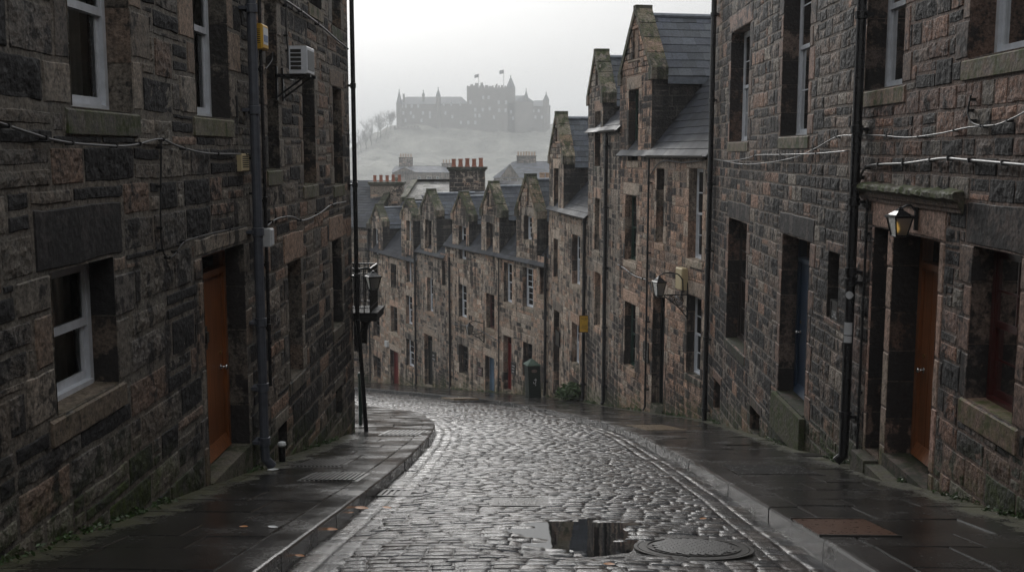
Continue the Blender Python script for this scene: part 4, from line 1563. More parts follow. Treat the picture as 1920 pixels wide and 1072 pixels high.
bF, _, zeF = row_house(FF, 'tallest gabled stone house with green sashes and a steep slate dormer roof', 28,
    [(1179, 1197, 168, 302, 'greenframe'), (1172, 1193, 366, 490, 'greenframe'), (1171, 1191, 568, 690, 'greenframe', 1, 2),
     (1231, 1244, 316, 456, 'darkframe'), (1291, 1317, 316, 488, 'white'), (1288, 1314, 555, 706, 'white')],
    [(1223, 1245, 553, 764, 'blackdoor', .3)],
    [(1163, 1223, 140, 22, (1187, 1197, 55, 110))], (1280, 290), 3.4, 51, cell=.1, dsl=(.42, .3), pal=[((.37, .255, .195), 3, .48), ((.29, .23, .19), 2.6, .6), ((.14, .12, .11), 1, .9), ((.42, .275, .2), 2.2, .42), ((.38, .32, .26), 1, .42)])
bE, _, zeE = row_house(FEE, 'narrow dark gabled house between the yellow sign and the tall green-windowed house', 34,
    [(1116, 1126, 209, 312, 'darkframe'), (1115, 1124, 372, 470, 'darkframe'), (1115, 1126, 511, 614, 'white')],
    [],
    [(1103, 1131, 183, 102, (1118, 1124, 130, 160))], (1146, 243), 3.0, 52, pal=PAL_FARD, dsl=(.36, .26))
bD, _, zeD = row_house(FD, 'pinkish gabled stone house behind the yellow hanging sign', 39,
    [(1039, 1047, 316, 396, 'darkframe'), (1073, 1088, 441, 536, 'white'), (1038, 1046, 448, 521, 'darkframe'), (1072, 1086, 607, 684, 'white')],
    [(1038, 1049, 582, 744, 'blackdoor', .3)],
    [(1030, 1057, 297, 217, (1042, 1048, 240, 265))], (1080, 402), 3.0, 53, dsl=(.36, .26))
bC, _, zeC = row_house(FC, 'long stone house with three wallhead gables, blue door and red door beyond the green cabinet', 47,
    [(983, 997, 405, 450, 'white', 1, 2), (1012, 1022, 497, 553, 'darkframe'), (980, 1000, 502, 577, 'white', 2, 3), (945, 960, 493, 568, 'white', 2, 2),
     (912, 924, 418, 478, 'darkframe'), (912, 927, 551, 617, 'redframe'), (860, 874, 424, 487, 'white', 2, 2), (860, 875, 534, 596, 'white', 1, 2),
     (861, 877, 647, 702, 'darkframe'), (981, 998, 643, 708, 'darkframe', 2, 2)],
    [(944, 959, 630, 733, 'red', .3), (910, 927, 669, 736, 'paleblue')],
    [(968, 1007, 398, 333, (989, 994, 352, 385)), (902, 936, 397, 346, (915, 920, 362, 388)), (848, 879, 405, 365, None)], (895, 471), 3.2, 54)
bB, _, zeB = row_house(FB, 'narrow stone house with one wallhead gable and dark arched doorway in the far row', 54,
    [(797, 809, 412, 467, 'darkframe'), (801, 812, 521, 585, 'white', 2, 2), (829, 838, 489, 536, 'darkframe')],
    [(796, 811, 628, 724, 'blackdoor', .3)],
    [(788, 818, 396, 360, None)], (832, 482), 3.2, 55, pal=PAL_FARD)
bA, _, zeA = row_house(FA, 'warm stone house with the dark red door at the far end of the row', 60,
    [(700, 709, 429, 478, 'white'), (762, 770, 414, 452, 'white'), (733, 743, 495, 540, 'darkframe'), (762, 771, 478, 530, 'white'),
     (733, 745, 575, 624, 'darkframe'), (761, 773, 555, 609, 'white'), (700, 712, 592, 632, 'darkframe'), (701, 714, 669, 710, 'darkframe'), (762, 776, 637, 688, 'white')],
    [(732, 747, 658, 726, 'red')],
    [(695, 717, 416, 387, None), (752, 774, 405, 377, None)], (733, 478), 3.3, 56)

def pipe_on(F, b, px, ytop, ybot, r=.05):
    u = F.px(px, (ytop + ybot) / 2, .1)[0]
    u = min(max(u, .08), F.L - .08)
    z1 = F.px(px, ytop, .1)[1]; z0 = F.gz(u) + .05
    downpipe(F, b, [(u, z1), (u, z0 + .1), (u, z0)], r, 'black', list(np.arange(z0 + .6, z1, 1.9)), w0=.1, ww=[.1, .1, .16])
pipe_on(FF, bF, 1213, 296, 760, .03)
pipe_on(FEE, bE, 1134, 250, 765, .062)
pipe_on(FD, bD, 1099, 410, 752, .06)
pipe_on(FC, bC, 1026, 475, 746, .06)
pipe_on(FC, bC, 935, 480, 640, .03)
pipe_on(FC, bC, 843, 482, 737, .055)
pipe_on(FA, bA, 786, 470, 733, .055)
pipe_on(FA, bA, 692, 440, 724, .045)

# far-left house, facing up the street
FZ = Fac((-10.15, 64.04), (-19, 66.5), 'R')
bZ = thing('row_house', 'grey stone house with pale slate roof at the bend, half hidden by the left corner', 'house', (-12, 64.5, zg(64)))
W = Wall(FZ, PAL_FARD, DR_FAR, .25, 57, rough=.03, gap=.016)
W.matname = 'farstone'
zeZ = FZ.px(680, 425)[1]
W.area(0, FZ.L, zg(67) - 1, zeZ)
W.finish('wall', bZ, 'farstone')
main_roof(FZ, bZ, -.3, FZ.L, zeZ, FZ.px(680, 338, -4)[1] - zeZ, 4.0, (.4, .28), 57)
mb = MB()
for k in range(8):
    t0, t1 = k / 8, (k + 1) / 8 - .01
    P = []
    rz = FZ.px(680, 338, -4)[1] - zeZ
    for (dz) in (-.1, .22):
        for (t, uu) in ((t0, .0), (t1, .0), (t1, -.4), (t0, -.4)):
            P.append(FZ.W(uu, zeZ + rz * t + dz, .14 - 4.2 * t))
    mb.box8(P, (.1, .09, .08, .6), (.5, .4, 0, 1))
mb.build('coping', M['farstone'], bZ)
gutter(FZ, bZ, .1, FZ.L, zeZ - .02)
shell(FZ, bZ, .02, FZ.L - .02, zg(67) - 1.5, zeZ - .1, 8)

# chimneys on the ridges
def stack(b, px0, px1, ytop_cope, ybase, y, pots, seed, dep=1.1, **k):
    p = at_y((px0 + px1) / 2, ytop_cope, y)
    wdt = (px1 - px0) / FPX * y
    zb = at_y((px0 + px1) / 2, ybase, y)[2] - 1.2
    pr = k.pop('protrude', .26)
    return chimney(b, (p[0], p[1] + dep / 2, zb), wdt - pr, dep, p[2] - .24 - zb, pots, 0.0, seed=seed, **k)
stack(bB, 838, 912, 313, 356, 58.5, 5, 61, dep=1.2, potr=.125, poth=.46, cell=.2)
stack(bA, 690, 757, 341, 384, 66.5, 5, 71, dep=1.2, potr=.11, poth=.42, cell=.2)
stack(bC, 1006, 1062, 338, 352, 57, 4, 81, dep=1.0, potr=.16, poth=.42, potm='palepot', cell=.3)

# a lower house behind the row with a pale stone-slated gable roof
bK = thing('back_house', 'house behind the row showing only its pale stone-slated roof beside the large chimney', 'house', (-8, 66, -14))
mb = MB()
pa, pb_, pc, pd = at_y(756, 374, 62.5), at_y(842, 374, 62.5), at_y(845, 341, 66), at_y(778, 341, 66)
O = pa; A = pb_ - pa; la = np.linalg.norm(A); A = A / la
Bv = np.array((0, pd[1] - pa[1], pd[2] - pa[2])); lb = np.linalg.norm(Bv); Bv /= lb
slates(mb, O, A, Bv, la, lb, .34, .28, lambda b: ((pd[0] - pa[0]) * b / lb, la), tint=(.17, .165, .15))
mb.build('roof', M['slate'], bK)
mb = MB()
def rake(p, q):
    n = 7
    for k in range(n):
        a = p + (q - p) * (k / n); c = p + (q - p) * ((k + .96) / n)
        P = [a + (-.16, 0, -.1), c + (-.16, 0, -.1), c + (.16, 0, -.1), a + (.16, 0, -.1), a + (-.16, 0, .16), c + (-.16, 0, .16), c + (.16, 0, .16), a + (.16, 0, .16)]
        mb.box8(P, (.16, .145, .12, .4), (.4, .4, 0, 1))
rake(pa, pd); rake(pd, pc)
mb.build('coping', M['farstone'], bK)
mb = MB()
V = [pa + (0, .1, -.2), pb_ + (0, .1, -.2), pb_ + (0, 9, -.2), pa + (0, 9, -.2), pa + (0, .1, -7), pb_ + (0, .1, -7), pb_ + (0, 9, -7), pa + (0, 9, -7)]
mb.box8([V[4], V[5], V[6], V[7], V[0], V[1], V[2], V[3]], (.12, .1, .085, .6), (.5, 0, 0, 1))
mb.add([pd, pc, pb_ + (0, 9, -.2), pa + (0, 9, -.2)], [(0, 1, 2, 3)], c=(.1, .1, .1, 0))
mb.build('wall', M['farstone'], bK)

# ================================================================== BEHIND, IN THE MIST
def mist_house(label, y, body, eave, ridge, gable=None, wins=(), chim=(), depth=16, seed=1, left_slope=0):
    """body px range, pixel heights measured at distance y"""
    x0, x1 = at_y(body[0], 300, y)[0], at_y(body[1], 300, y)[0]
    Z = lambda py: at_y(960, py, y)[2]
    X = lambda px: at_y(px, 300, y)[0]
    b = thing('tenement_block', label, 'building', ((x0 + x1) / 2, y, -22))
    F = Fac((x1, y), (x0, y), 'R')
    if F.n[1] > 0: F.n = -F.n
    W = Wall(F, [((.2, .17, .14), 2, .4), ((.15, .13, .11), 2, .5)], [((.25, .22, .18), 1, .2)], 1.0, seed, gap=.05, ch=(.5, .8), sw=(.8, 1.6), base_moss=False)
    W.matname = 'farstone'
    W.area(0, F.L, -24, Z(eave))
    for (a, c, t, bt) in wins:
        rc = F.rect(a, c, t, bt)
        window(F, b, W, rc, 'white', .25, 2, 2, 0, stone='farstone')
    if gable:
        gl, gr, gy = gable
        ug0, ug1 = sorted((F.px(gl, eave)[0], F.px(gr, eave)[0]))
        W.gable(ug0, ug1, Z(eave), Z(gy))
    W.finish('wall', b, 'farstone')
    mb = MB()
    ze, zr = Z(eave), Z(ridge)
    O = np.array((x0 - .3, y - .3, ze - .1)); B = np.array((0, depth / 2, zr - ze)); lb = np.linalg.norm(B)
    ls = left_slope
    slates(mb, O, (1, 0, 0), B / lb, x1 - x0 + .6, lb, 1.1, .6, (lambda q: (ls * q / lb, x1 - x0 + .6)), tint=(.11, .12, .14))
    mb.add([(x0 + ls, y + depth / 2, zr), (x1, y + depth / 2, zr), (x1, y + depth, ze), (x0, y + depth, ze)], [(0, 1, 2, 3)], c=(.06, .06, .07, 0))
    if gable:
        um = (gl + gr) / 2
        for sx in (gl, gr):
            mb.add([(X(sx), y - .3, ze - .1), (X(um), y - .3, Z(gy) + .1), (X(um), y + depth / 2, Z(gy) + .1), (X(sx), y + depth / 2, ze - .1)], [(0, 1, 2, 3)], c=(.2, .2, .21, 0))
    mb.build('roof', M['farstone'], b)
    shell(F, b, .05, F.L - .05, -24, ze - .3, depth)
    for (c0, c1, ct, cb_, pots, pm) in chim:
        p = at_y((c0 + c1) / 2, ct, y + depth / 2)
        wd = (c1 - c0) / FPX * (y + depth / 2)
        zb = Z(cb_) - 2
        chimney(b, (p[0], y + depth / 2, zb), wd - .26, 2.0, p[2] - .24 - zb, pots, 0, potm=pm, poth=1.0, potr=.24, cell=1.0, seed=seed)
    return b
mist_house('misty tenement with a tall narrow chimney below the castle, left of the large chimney', 300, (735, 842), 323, 312, (738, 778, 314),
    [(783, 789, 331, 340), (800, 809, 331, 341), (818, 823, 331, 340)], [(748, 774, 295, 318, 5, 'palepot'), (828, 852, 306, 318, 4, 'palepot')], seed=91)
mist_house('misty tenement with snow-grey roof and chimney stack at the right below the castle', 260, (926, 1046), 333, 303, (938, 974, 308),
    [(938, 943, 336, 344), (952, 958, 336, 344), (970, 977, 336, 344)], [(968, 1006, 292, 312, 7, 'palepot')], seed=92, left_slope=5)

# ---------------- the castle
YC = 800.0
cs = thing('castle', 'large grey castle on the misty hilltop', 'castle', (-60, YC, 14))
X = lambda px, y=YC: at_y(px, 200, y)[0]
Z = lambda py, y=YC: at_y(960, py, y)[2]
cr = random.Random(5)
def cblock(name, x0, x1, ytop, ybase, yb0, yb1, roof=None, roofin=0.0, crenel=False):
    mb = MB()
    a, b = X(x0), X(x1)
    mb.box((a, yb0, Z(ybase)), (b, yb1, Z(ytop)), (.13, .12, .11, .3))
    if crenel:
        n = int((b - a) / 2.2)
        for k in range(n):
            xa = a + (b - a) * k / n
            mb.box((xa, yb0, Z(ytop)), (xa + (b - a) / n * .55, yb0 + 1, Z(ytop) + 1.3 * cr.uniform(.8, 1.2)), (.13, .12, .11, .3))
    o = mb.build(name, M['castle'], cs)
    if roof:
        rm = MB()
        ze, zr = Z(ytop), Z(roof)
        ym = (yb0 + yb1) / 2
        i = roofin
        P = [(a - .4, yb0 - .5, ze), (b + .4, yb0 - .5, ze), (b + .4, yb1 + .5, ze), (a - .4, yb1 + .5, ze), (a + i, ym, zr), (b - i, ym, zr)]
        rm.add(P, [(0, 1, 5, 4), (2, 3, 4, 5)], [(1, 2, 5), (3, 0, 4)], (.075, .08, .09, 0))
        rm.build('roof', M['slate'], cs)
    return o
def turret(xc, wpx, ybase, ycone, yap, yb, finial=True, corbel=True):
    mb = MB()
    r = wpx / 2 * YC / FPX
    x = X(xc)
    zb, zc, za = Z(ybase), Z(ycone), Z(yap)
    prof = [(r * .92, 0), (r * .92, (zc - zb) * .8), (r * 1.08, (zc - zb) * .86), (r * 1.08, zc - zb)]
    mb.lathe((x, yb, zb), prof, 14, (.13, .12, .11, .3))
    t = mb.build('turret', M['castle'], cs)
    c = MB()
    c.lathe((x, yb, zc), [(r * 1.22, -.2), (r * 1.15, .1), (r * .12, za - zc - .8), (.25, za - zc - .4), (.5, za - zc), (.1, za - zc + .9)], 14, (.075, .08, .09, 0))
    c.build('spire', M['slate'], t)
M['castlewin'] = plain('castle_window', (.34, .35, .36), .4)
def cwins(fx, rows, y, w=(1.6, 2.6)):
    for (py, pxs) in rows:
        for px in pxs:
            mb = MB()
            x, z = X(px, y), Z(py, y)
            mb.box((x - w[0] / 2, y - .12, z - w[1] / 2), (x + w[0] / 2, y + .3, z + w[1] / 2))
            mb.build('window', M['castlewin'], cs, attrs=False)
cblock('wing', 743, 878, 195, 262, YC, YC + 26, 180, 6)
cblock('keep', 876, 952, 165, 262, YC - 4, YC + 30, crenel=True)
cblock('wing', 950, 996, 193, 262, YC - 2, YC + 26, 178, 4)
cblock('wing', 990, 1032, 199, 262, YC + 2, YC + 24, 187, 5)
cblock('tower', 950, 966, 166, 250, YC - 2, YC + 5)
cblock('gable_bay', 966, 1000, 191, 240, YC - 3, YC + 6, 179, 6)
# battlement wall along the foot
cblock('curtain_wall', 741, 790, 240, 275, YC - 9, YC - 7, crenel=True)
turret(748.5, 10, 262, 194, 169, YC + 1)
turret(793, 5, 190, 177, 170, YC + 4)
turret(822, 8, 262, 180, 165, YC)
turret(957.5, 15.5, 250, 165, 143, YC + 2)
turret(986.5, 8, 240, 185, 168, YC - 1)
turret(1024, 10.5, 262, 188, 174, YC + 2)
for (px, wd, y0, y1) in ((884, 5, 166, 160), (893, 6, 166, 158), (903, 5, 166, 157), (912, 6, 166, 162), (931, 2.5, 168, 160), (941, 4, 168, 162), (756, 3, 190, 178), (880, 3, 166, 164), (920, 3, 167, 164)):
    mb = MB()
    x, r = X(px), wd / 2 * YC / FPX
    mb.box((x - r, YC + 3, Z(y0) - 1), (x + r, YC + 6, Z(y1)))
    n = max(2, int(wd / 2))
    ck = mb.build('chimney', M['castle'], cs)
    mb = MB()
    for k in range(n):
        xx = x - r + 2 * r * (k + .5) / n
        mb.lathe((xx, YC + 4.5, Z(y1)), [(.5, 0), (.4, 1.1)], 8)
    mb.build('pot', M['castle'], ck)
cwins(0, [(199, (754, 761, 772, 784)), (195, (832, 846, 863)), (212, (756, 770, 793, 806, 835)), (219, (848, 775, 806)), (226, (760, 790)), (230, (864,))], YC)
cwins(0, [(192, (882,)), (183, (906, 916)), (206, (891, 905)), (217, (891, 899)), (230, (891, 875 + 3)), (192, (935, 949)), (207, (936, 948)), (220, (926,)), (204, (918,))], YC - 4, (1.7, 2.7))
cwins(0, [(196, (972, 981)), (210, (958, 970, 984)), (222, (962, 976)), (208, (1000, 1010)), (220, (1004, 1016))], YC - 2.1, (1.6, 2.4))
for (px, yb, yt, fy0, fy1, fl) in ((897.5, 160, 138, 139, 145, 8), (944.5, 164, 131, 131, 138, 8)):
    p = at_y(px, yb, YC + 4)
    t = thing('flagpole', 'flagpole with dark flag over the castle keep, %s' % ('shorter, nearer the middle of the keep' if px < 900 else 'taller, beside the pointed tower'), 'flagpole', (p[0], p[1], p[2]), 'flagpoles on the castle')
    mb = MB(); mb.tube([(p[0], p[1], p[2] - 2), (p[0], p[1], Z(yt, YC + 4))], [.22, .14], 8)
    mb.build('pole', M['castle'], t, attrs=False)
    mb = MB(); n = 9; V = []
    for i in range(n):
        f = i / (n - 1)
        for zz in (Z(fy0, YC + 4), Z(fy1, YC + 4)):
            V.append((p[0] - f * fl * YC / FPX, p[1] + .5 * math.sin(f * 7), zz - f * .7))
    mb.add(V, [(2 * i, 2 * i + 1, 2 * i + 3, 2 * i + 2) for i in range(n - 1)])
    mb.build('flag', M['flagcloth'], t, attrs=False)

# ---------------- bare trees on the shoulder of the hill
def bare_tree(x, y, h, seed, label):
    r = random.Random(seed)
    z0 = float(terr(np.array([x]), np.array([y]))[0]) - .5
    t = thing('bare_tree', label, 'tree', (x, y, z0), 'bare trees on the hill shoulder')
    tr, cr_ = MB(), MB()
    def limb(p, d, l, rad, lev):
        n = 3
        pts, rr = [p], [rad]
        for i in range(n):
            d = (d + Vector((r.uniform(-.28, .28), r.uniform(-.28, .28), r.uniform(-.05, .18)))).normalized()
            pts.append(pts[-1] + d * l / n); rr.append(rad * (1 - .5 * (i + 1) / n))
        (tr if lev == 0 else cr_).tube(pts, rr, 4 if lev < 2 else 3, cap=False)
        if lev < 4:
            for k in range(r.randint(4, 6) if lev < 3 else 4):
                i = r.randint(1, n)
                dd = (d + Vector((r.uniform(-1, 1), r.uniform(-1, 1), r.uniform(-.15, .7)))).normalized()
                limb(pts[i], dd, l * r.uniform(.55, .8), max(.045, rr[i] * .55), lev + 1)
    limb(Vector((x, y, z0)), Vector((r.uniform(-.1, .1), 0, 1)), h * .55, h * .02, 0)
    tr.build('trunk', M['bark'], t, attrs=False)
    cr_.build('crown', M['bark'], t, attrs=False)
for k, (px, py, y, h, lb_) in enumerate(((668, 300, 770, 13, 'bare tree lowest on the slope, half hidden by the dark corner pipe'), (678, 294, 772, 14, 'bare tree second up the slope from the corner pipe'), (687, 288, 776, 15, 'bare tree third up the slope from the corner pipe'),
        (696, 283, 779, 15, 'bare tree in the middle of the clump left of the castle'), (705, 277, 781, 16, 'tall bare tree fourth from the castle wall'), (714, 272, 783, 16, 'bare tree third from the castle wall'), (723, 268, 786, 15, 'spreading bare tree second from the castle wall'), (733, 263, 790, 12, 'small bare tree right against the castle wall'))):
    bare_tree(at_y(px, py, y)[0], y, h * 1.05, 100 + k, lb_)
# ================================================================== THINGS ON THE WALLS
def catmull(P, n=8):
    P = [np.array(p, float) for p in P]
    P = [2 * P[0] - P[1]] + P + [2 * P[-1] - P[-2]]
    out = []
    for i in range(1, len(P) - 2):
        for k in range(n):
            t = k / n
            a, b, c, d = P[i - 1], P[i], P[i + 1], P[i + 2]
            out.append(.5 * (2 * b + (c - a) * t + (2 * a - 5 * b + 4 * c - d) * t * t + (3 * b - a - 3 * c + d) * t ** 3))
    out.append(P[-2])
    return out

def cable(F, pts, r, label, m='cable', w=.05, clips=True, name='cable'):
    Q = catmull([(*F.px(x, y, w), w) for (x, y) in pts])
    k0 = rnd.uniform(0, 9)
    P = [F.W(u, z, ww + .006 * math.sin(u * 3 + k0)) for (u, z, ww) in Q]
    mb = MB(); mb.tube(P, r, 7)
    o = mb.build(name, M[m], None, smooth=True, attrs=False)
    tag(o, label, 'cable', 'cables along the walls')
    if clips:
        for i in range(4, len(P) - 2, 9):
            u, z, ww = Q[i]
            c = MB()
            F.box(c, u - .012, u + .012, z - r * 1.6, z + r * 1.6, 0, ww + r * 1.5)
            c.build('clip', M['blackcable'], o, attrs=False)
    return o
cable(FL, [(-40, 218), (60, 250), (100, 262), (150, 270), (225, 274), (262, 270), (302, 261), (335, 275), (385, 287), (450, 289)], .010, 'thick grey cable sagging across the left wall under the two upper windows')
cable(FL, [(303, 258), (303, 300), (302, 380), (303, 440), (307, 472), (318, 483), (330, 474), (342, 456), (358, 448), (400, 437), (462, 424)], .008, 'thin black cable dropping down the left wall and looping up to the orange door lintel', 'blackcable')
cable(FL, [(501, 424), (520, 410), (545, 406), (570, 413), (600, 399), (622, 384), (648, 378)], .011, 'pale cable waving across the wall right of the grey left pipe')
cable(FL, [(515, -14), (545, 8), (575, 28), (605, 52), (652, 92)], .016, 'bundled cable running down past the air conditioner towards the corner')
cable(FL, [(538, -20), (537, 40), (539, 80), (543, 100)], .009, 'thin black wire hanging down to the air conditioner', 'blackcable')
cable(FL, [(453, 290), (468, 292), (474, 308), (475, 380), (474, 420)], .009, 'short black wire curving from the vent box down beside the grey pipe', 'blackcable')
cable(FR, [(1611, 345), (1618, 322), (1630, 311), (1655, 308), (1700, 306), (1745, 300), (1775, 297), (1810, 300), (1850, 303), (1950, 312)], .015, 'thickest grey cable across the right wall just above the mossy cornice')
cable(FR, [(1338, 299), (1368, 302), (1400, 297), (1420, 291), (1470, 290), (1530, 288), (1590, 283)], .009, 'straight thin cable under the two upper windows between the black pipes')
cable(FR, [(1336, 297), (1372, 305), (1410, 308), (1480, 298), (1530, 278), (1568, 257), (1600, 254), (1650, 254), (1700, 258), (1760, 251), (1815, 239), (1860, 236), (1900, 222), (1960, 190)], .008, 'long thin cable rising behind the right black pipe towards the top right window')
cable(FR, [(1822, 178), (1818, 196), (1816, 214), (1824, 230), (1842, 236), (1866, 235)], .009, 'small loop of wire under the top right window sill', 'blackcable')
cable(FF, [(1158, 496), (1170, 503), (1190, 517), (1210, 524), (1218, 532), (1222, 545)], .02, 'slack cable on the gabled house left of the bracket lantern')
cable(FF, [(1215, 334), (1240, 303), (1280, 305), (1320, 300)], .016, 'cable under the gutter of the tall gabled house', clips=False)
cable(FC, [(850, 606), (880, 613), (905, 622), (938, 642)], .02, 'thin pipe-like cable behind the far bracket lantern')

def rbox(mb, F, u0, u1, z0, z1, w0, w1, bv=.012, c=None):
    """box with softened front edges"""
    P = [F.W(u, z, w_) for (w_, i) in ((w0, 0), (w1 - bv, 0), (w1, bv)) for (u, z) in ((u0 + i, z0 + i), (u1 - i, z0 + i), (u1 - i, z1 - i), (u0 + i, z1 - i))]
    Q = [(0, 1, 5, 4), (1, 2, 6, 5), (2, 3, 7, 6), (3, 0, 4, 7), (4, 5, 9, 8), (5, 6, 10, 9), (6, 7, 11, 10), (7, 4, 8, 11), (8, 9, 10, 11), (3, 2, 1, 0)]
    mb.add(P, Q, c=c)

# yellow alarm box
u0, u1 = FL.px(489, 75)[0], FL.px(512, 75, .0)[0]
z1, z0 = FL.px(500, 50, .1)[1], FL.px(500, 96, .1)[1]
u0, u1 = FL.px(487, 75, .16)[0] + .25, FL.px(487, 75, .16)[0] + .55
al = thing('alarm_box', 'yellow burglar alarm box with louvred side high on the left wall beside the grey pipe', 'alarm box', FL.W((u0 + u1) / 2, z0, 0))
mb = MB(); rbox(mb, FL, u0, u1, z0, z1, .01, .13, .02)
for k in range(9):
    z = z0 + .06 + k * (z1 - z0 - .12) / 8
    FL.box(mb, u0 - .006, u0 + .004, z - .006, z + .006, .03, .1)
mb.build('casing', M['yellow'], al, attrs=False)
mb = MB()
for k in range(8):
    z = z0 + .075 + k * (z1 - z0 - .12) / 8
    FL.box(mb, u0 - .003, u0 + .002, z - .008, z + .008, .03, .1)
mb.build('louvre', M['ink'], al, attrs=False)
mb = MB(); FL.box(mb, u0 + .04, u1 - .04, z0 + .06, z1 - .04, .13, .133)
mb.build('front_panel', M['paper'], al, attrs=False)
mb = MB(); FL.box(mb, u0 + .06, u1 - .06, z0 + .09, (z0 + z1) / 2 + .02, .133, .136)
mb.build('printed_panel', M['blueprint'], al, attrs=False)
cable(FL, [(512, 98), (511, 112), (505, 122), (498, 130)], .008, 'short black wire hanging under the yellow alarm box', 'blackcable', clips=False)

# air conditioner
ua = FL.px(576, 115, .44)[0]
zt, zb = at_y(560, 86, ua)[2], at_y(560, 138, ua)[2]
ac = thing('air_conditioner', 'white air conditioner unit on a black bracket high on the left wall', 'air conditioner', FL.W(ua, zb, 0))
mb = MB(); rbox(mb, FL, ua, ua + .46, zb, zt, .2, .44, .012)
mb.build('casing', M['white'], ac, attrs=False)
mb = MB()
for k in range(5):
    z = zb + .05 + k * (zt - zb - .08) / 5
    FL.box(mb, ua - .004, ua + .002, z, z + (zt - zb - .08) / 5 - .014, .22, .36)
mb.build('side_grille', M['ink'], ac, attrs=False)
mb = MB(); FL.box(mb, ua + .04, ua + .42, zb + .05, zt - .05, .438, .444)
mb.build('fan_grille', plain('grille_grey', (.14, .145, .15), .5), ac, attrs=False)
mb = MB()
for u in (ua + .04, ua + .38):
    FL.box(mb, u, u + .04, zb - .045, zb - .003, 0, .47)
    mb.tube([FL.W(u + .02, zb - .3, .02), FL.W(u + .02, zb - .03, .4)], .014, 6)
    FL.box(mb, u, u + .04, zb - .34, zb + .1, 0, .03)
FL.box(mb, ua - .1, ua + .5, zb - .06, zb - .04, .1, .14)
mb.build('bracket', M['black'], ac, attrs=False)

# small vent box with slots by the cable end
u0, u1, z0, z1 = FL.rect(444, 458, 288, 321)
sp = thing('vent_box', 'small cream slotted box at the end of the left wall cable', 'wall box', FL.W(u0, z0, 0))
mb = MB(); rbox(mb, FL, u0, u1, z0, z1, .0, .06, .01); mb.build('casing', M['cream'], sp, attrs=False)
mb = MB()
for k in range(6):
    z = z1 - .035 - k * .024
    FL.box(mb, u0 + .03, u1 - .03, z - .006, z + .006, .058, .0615)
mb.build('slot', M['ink'], sp, attrs=False)
# junction box beyond the pipe
uj = FL.px(492, 446, .1)[0] + .22
z1, z0 = FL.px(500, 429, .1)[1], FL.px(500, 463, .1)[1]
jb = thing('junction_box', 'white junction box fixed just behind the grey pipe near the orange door', 'wall box', FL.W(uj, z0, 0))
mb = MB(); rbox(mb, FL, uj, uj + .16, z0, z1, 0, .15, .015); mb.build('casing', M['paper'], jb, attrs=False)
mb = MB(); FL.box(mb, uj + .02, uj + .14, z0 + .02, z1 - .02, .15, .156); mb.build('lid', M['white'], jb, attrs=False)

# meter box on the gabled house
um, zc = FF.px(1284, 522)
mtb = thing('meter_box', 'cream meter box above the right hand lower window of the tall gabled house', 'meter box', FF.W(um, zc, 0))
mb = MB(); rbox(mb, FF, um - .22, um + .22, zc - .27, zc + .27, 0, .17, .02)
mb.build('casing', M['cream'], mtb, attrs=False)
mb = MB(); FF.box(mb, um + .21, um + .226, zc - .02, zc + .05, .02, .05); mb.build('sticker', M['paper'], mtb, attrs=False)
mb = MB(); mb.tube(catmull([FF.W(um, zc - .26, .08), FF.W(um, zc - .45, .08), FF.W(um + .2, zc - .55, .05), FF.W(um + .5, zc - .5, .04)]), .025, 8)
mb.build('conduit', M['cable'], mtb, smooth=True, attrs=False)

# ---------------- lanterns
def lantern(label, top, h, wd, arm=None, scroll=None, bulb='white', rot=.4, strap=None):
    """top = centre of the roof's apex; four tapering panes under a pyramid roof"""
    top = np.array(top, float)
    t = thing('wall_lantern', label, 'lantern', top, 'black wall lanterns')
    zr = -h * .34
    r1, r0 = wd * .5 * 1.414, wd * .3 * 1.414
    mb = MB()
    mb.lathe(top, [(r1 * 1.16, zr - .012), (r1 * 1.16, zr + .012), (r1 * .9, zr + h * .07), (r1 * .42, zr + h * .2), (r1 * .28, zr + h * .22), (r1 * .28, zr + h * .27), (r1 * .12, zr + h * .29), (r1 * .16, zr + h * .33), (.004, 0)], 4, rot=rot + .785)
    mb.build('lamp_roof', M['black'], t, attrs=False)
    cg = MB()
    zb = -h
    cor = lambda r, z, k: top + (r * math.cos(rot + .785 + k * math.pi / 2), r * math.sin(rot + .785 + k * math.pi / 2), z)
    br_ = wd * .045
    for k in range(4):
        cg.tube([cor(r1, zr, k), cor(r0, zb, k)], br_, 5)
        cg.tube([cor(r0, zb, k), cor(r0, zb, k + 1)], br_, 5)
        cg.tube([cor(r1, zr, k), cor(r1, zr, k + 1)], br_, 5)
    cg.lathe(top, [(r0, zb - .01), (r0 * .5, zb - h * .06), (.01, zb - h * .1)], 4, rot=rot + .785)
    cg.build('cage', M['black'], t, attrs=False)
    for k in range(4):
        g = MB(); f = .97
        g.add([cor(r1 * f, zr, k), cor(r1 * f, zr, k + 1), cor(r0 * f, zb, k + 1), cor(r0 * f, zb, k)], [(0, 1, 2, 3)])
        g.build('pane', M['lampglass'], t, attrs=False)
    bl_ = MB(); bl_.lathe(top, [(.01, zb + .02), (wd * .12, zb + .05), (wd * .14, zb + h * .2), (wd * .07, zb + h * .38), (.01, zb + h * .42)], 10)
    bl_.build('bulb', M['bulb'] if bulb == 'amber' else M['paper'], t, smooth=True, attrs=False)
    if arm:
        b = MB()
        for path, r in arm: b.tube(catmull(path, 6), r, 7)
        if scroll:
            for (c, e1, e2, rr, turns) in scroll:
                c, e1, e2 = (np.array(q, float) for q in (c, e1, e2))
                P = []
                for i in range(28):
                    a = i / 27 * turns * 2 * math.pi
                    q = rr * (1 - .75 * i / 27)
                    P.append(c + e1 * q * math.cos(a) + e2 * q * math.sin(a))
                b.tube(P, .011, 5)
        b.build('bracket', M['black'], t, attrs=False)
    return t
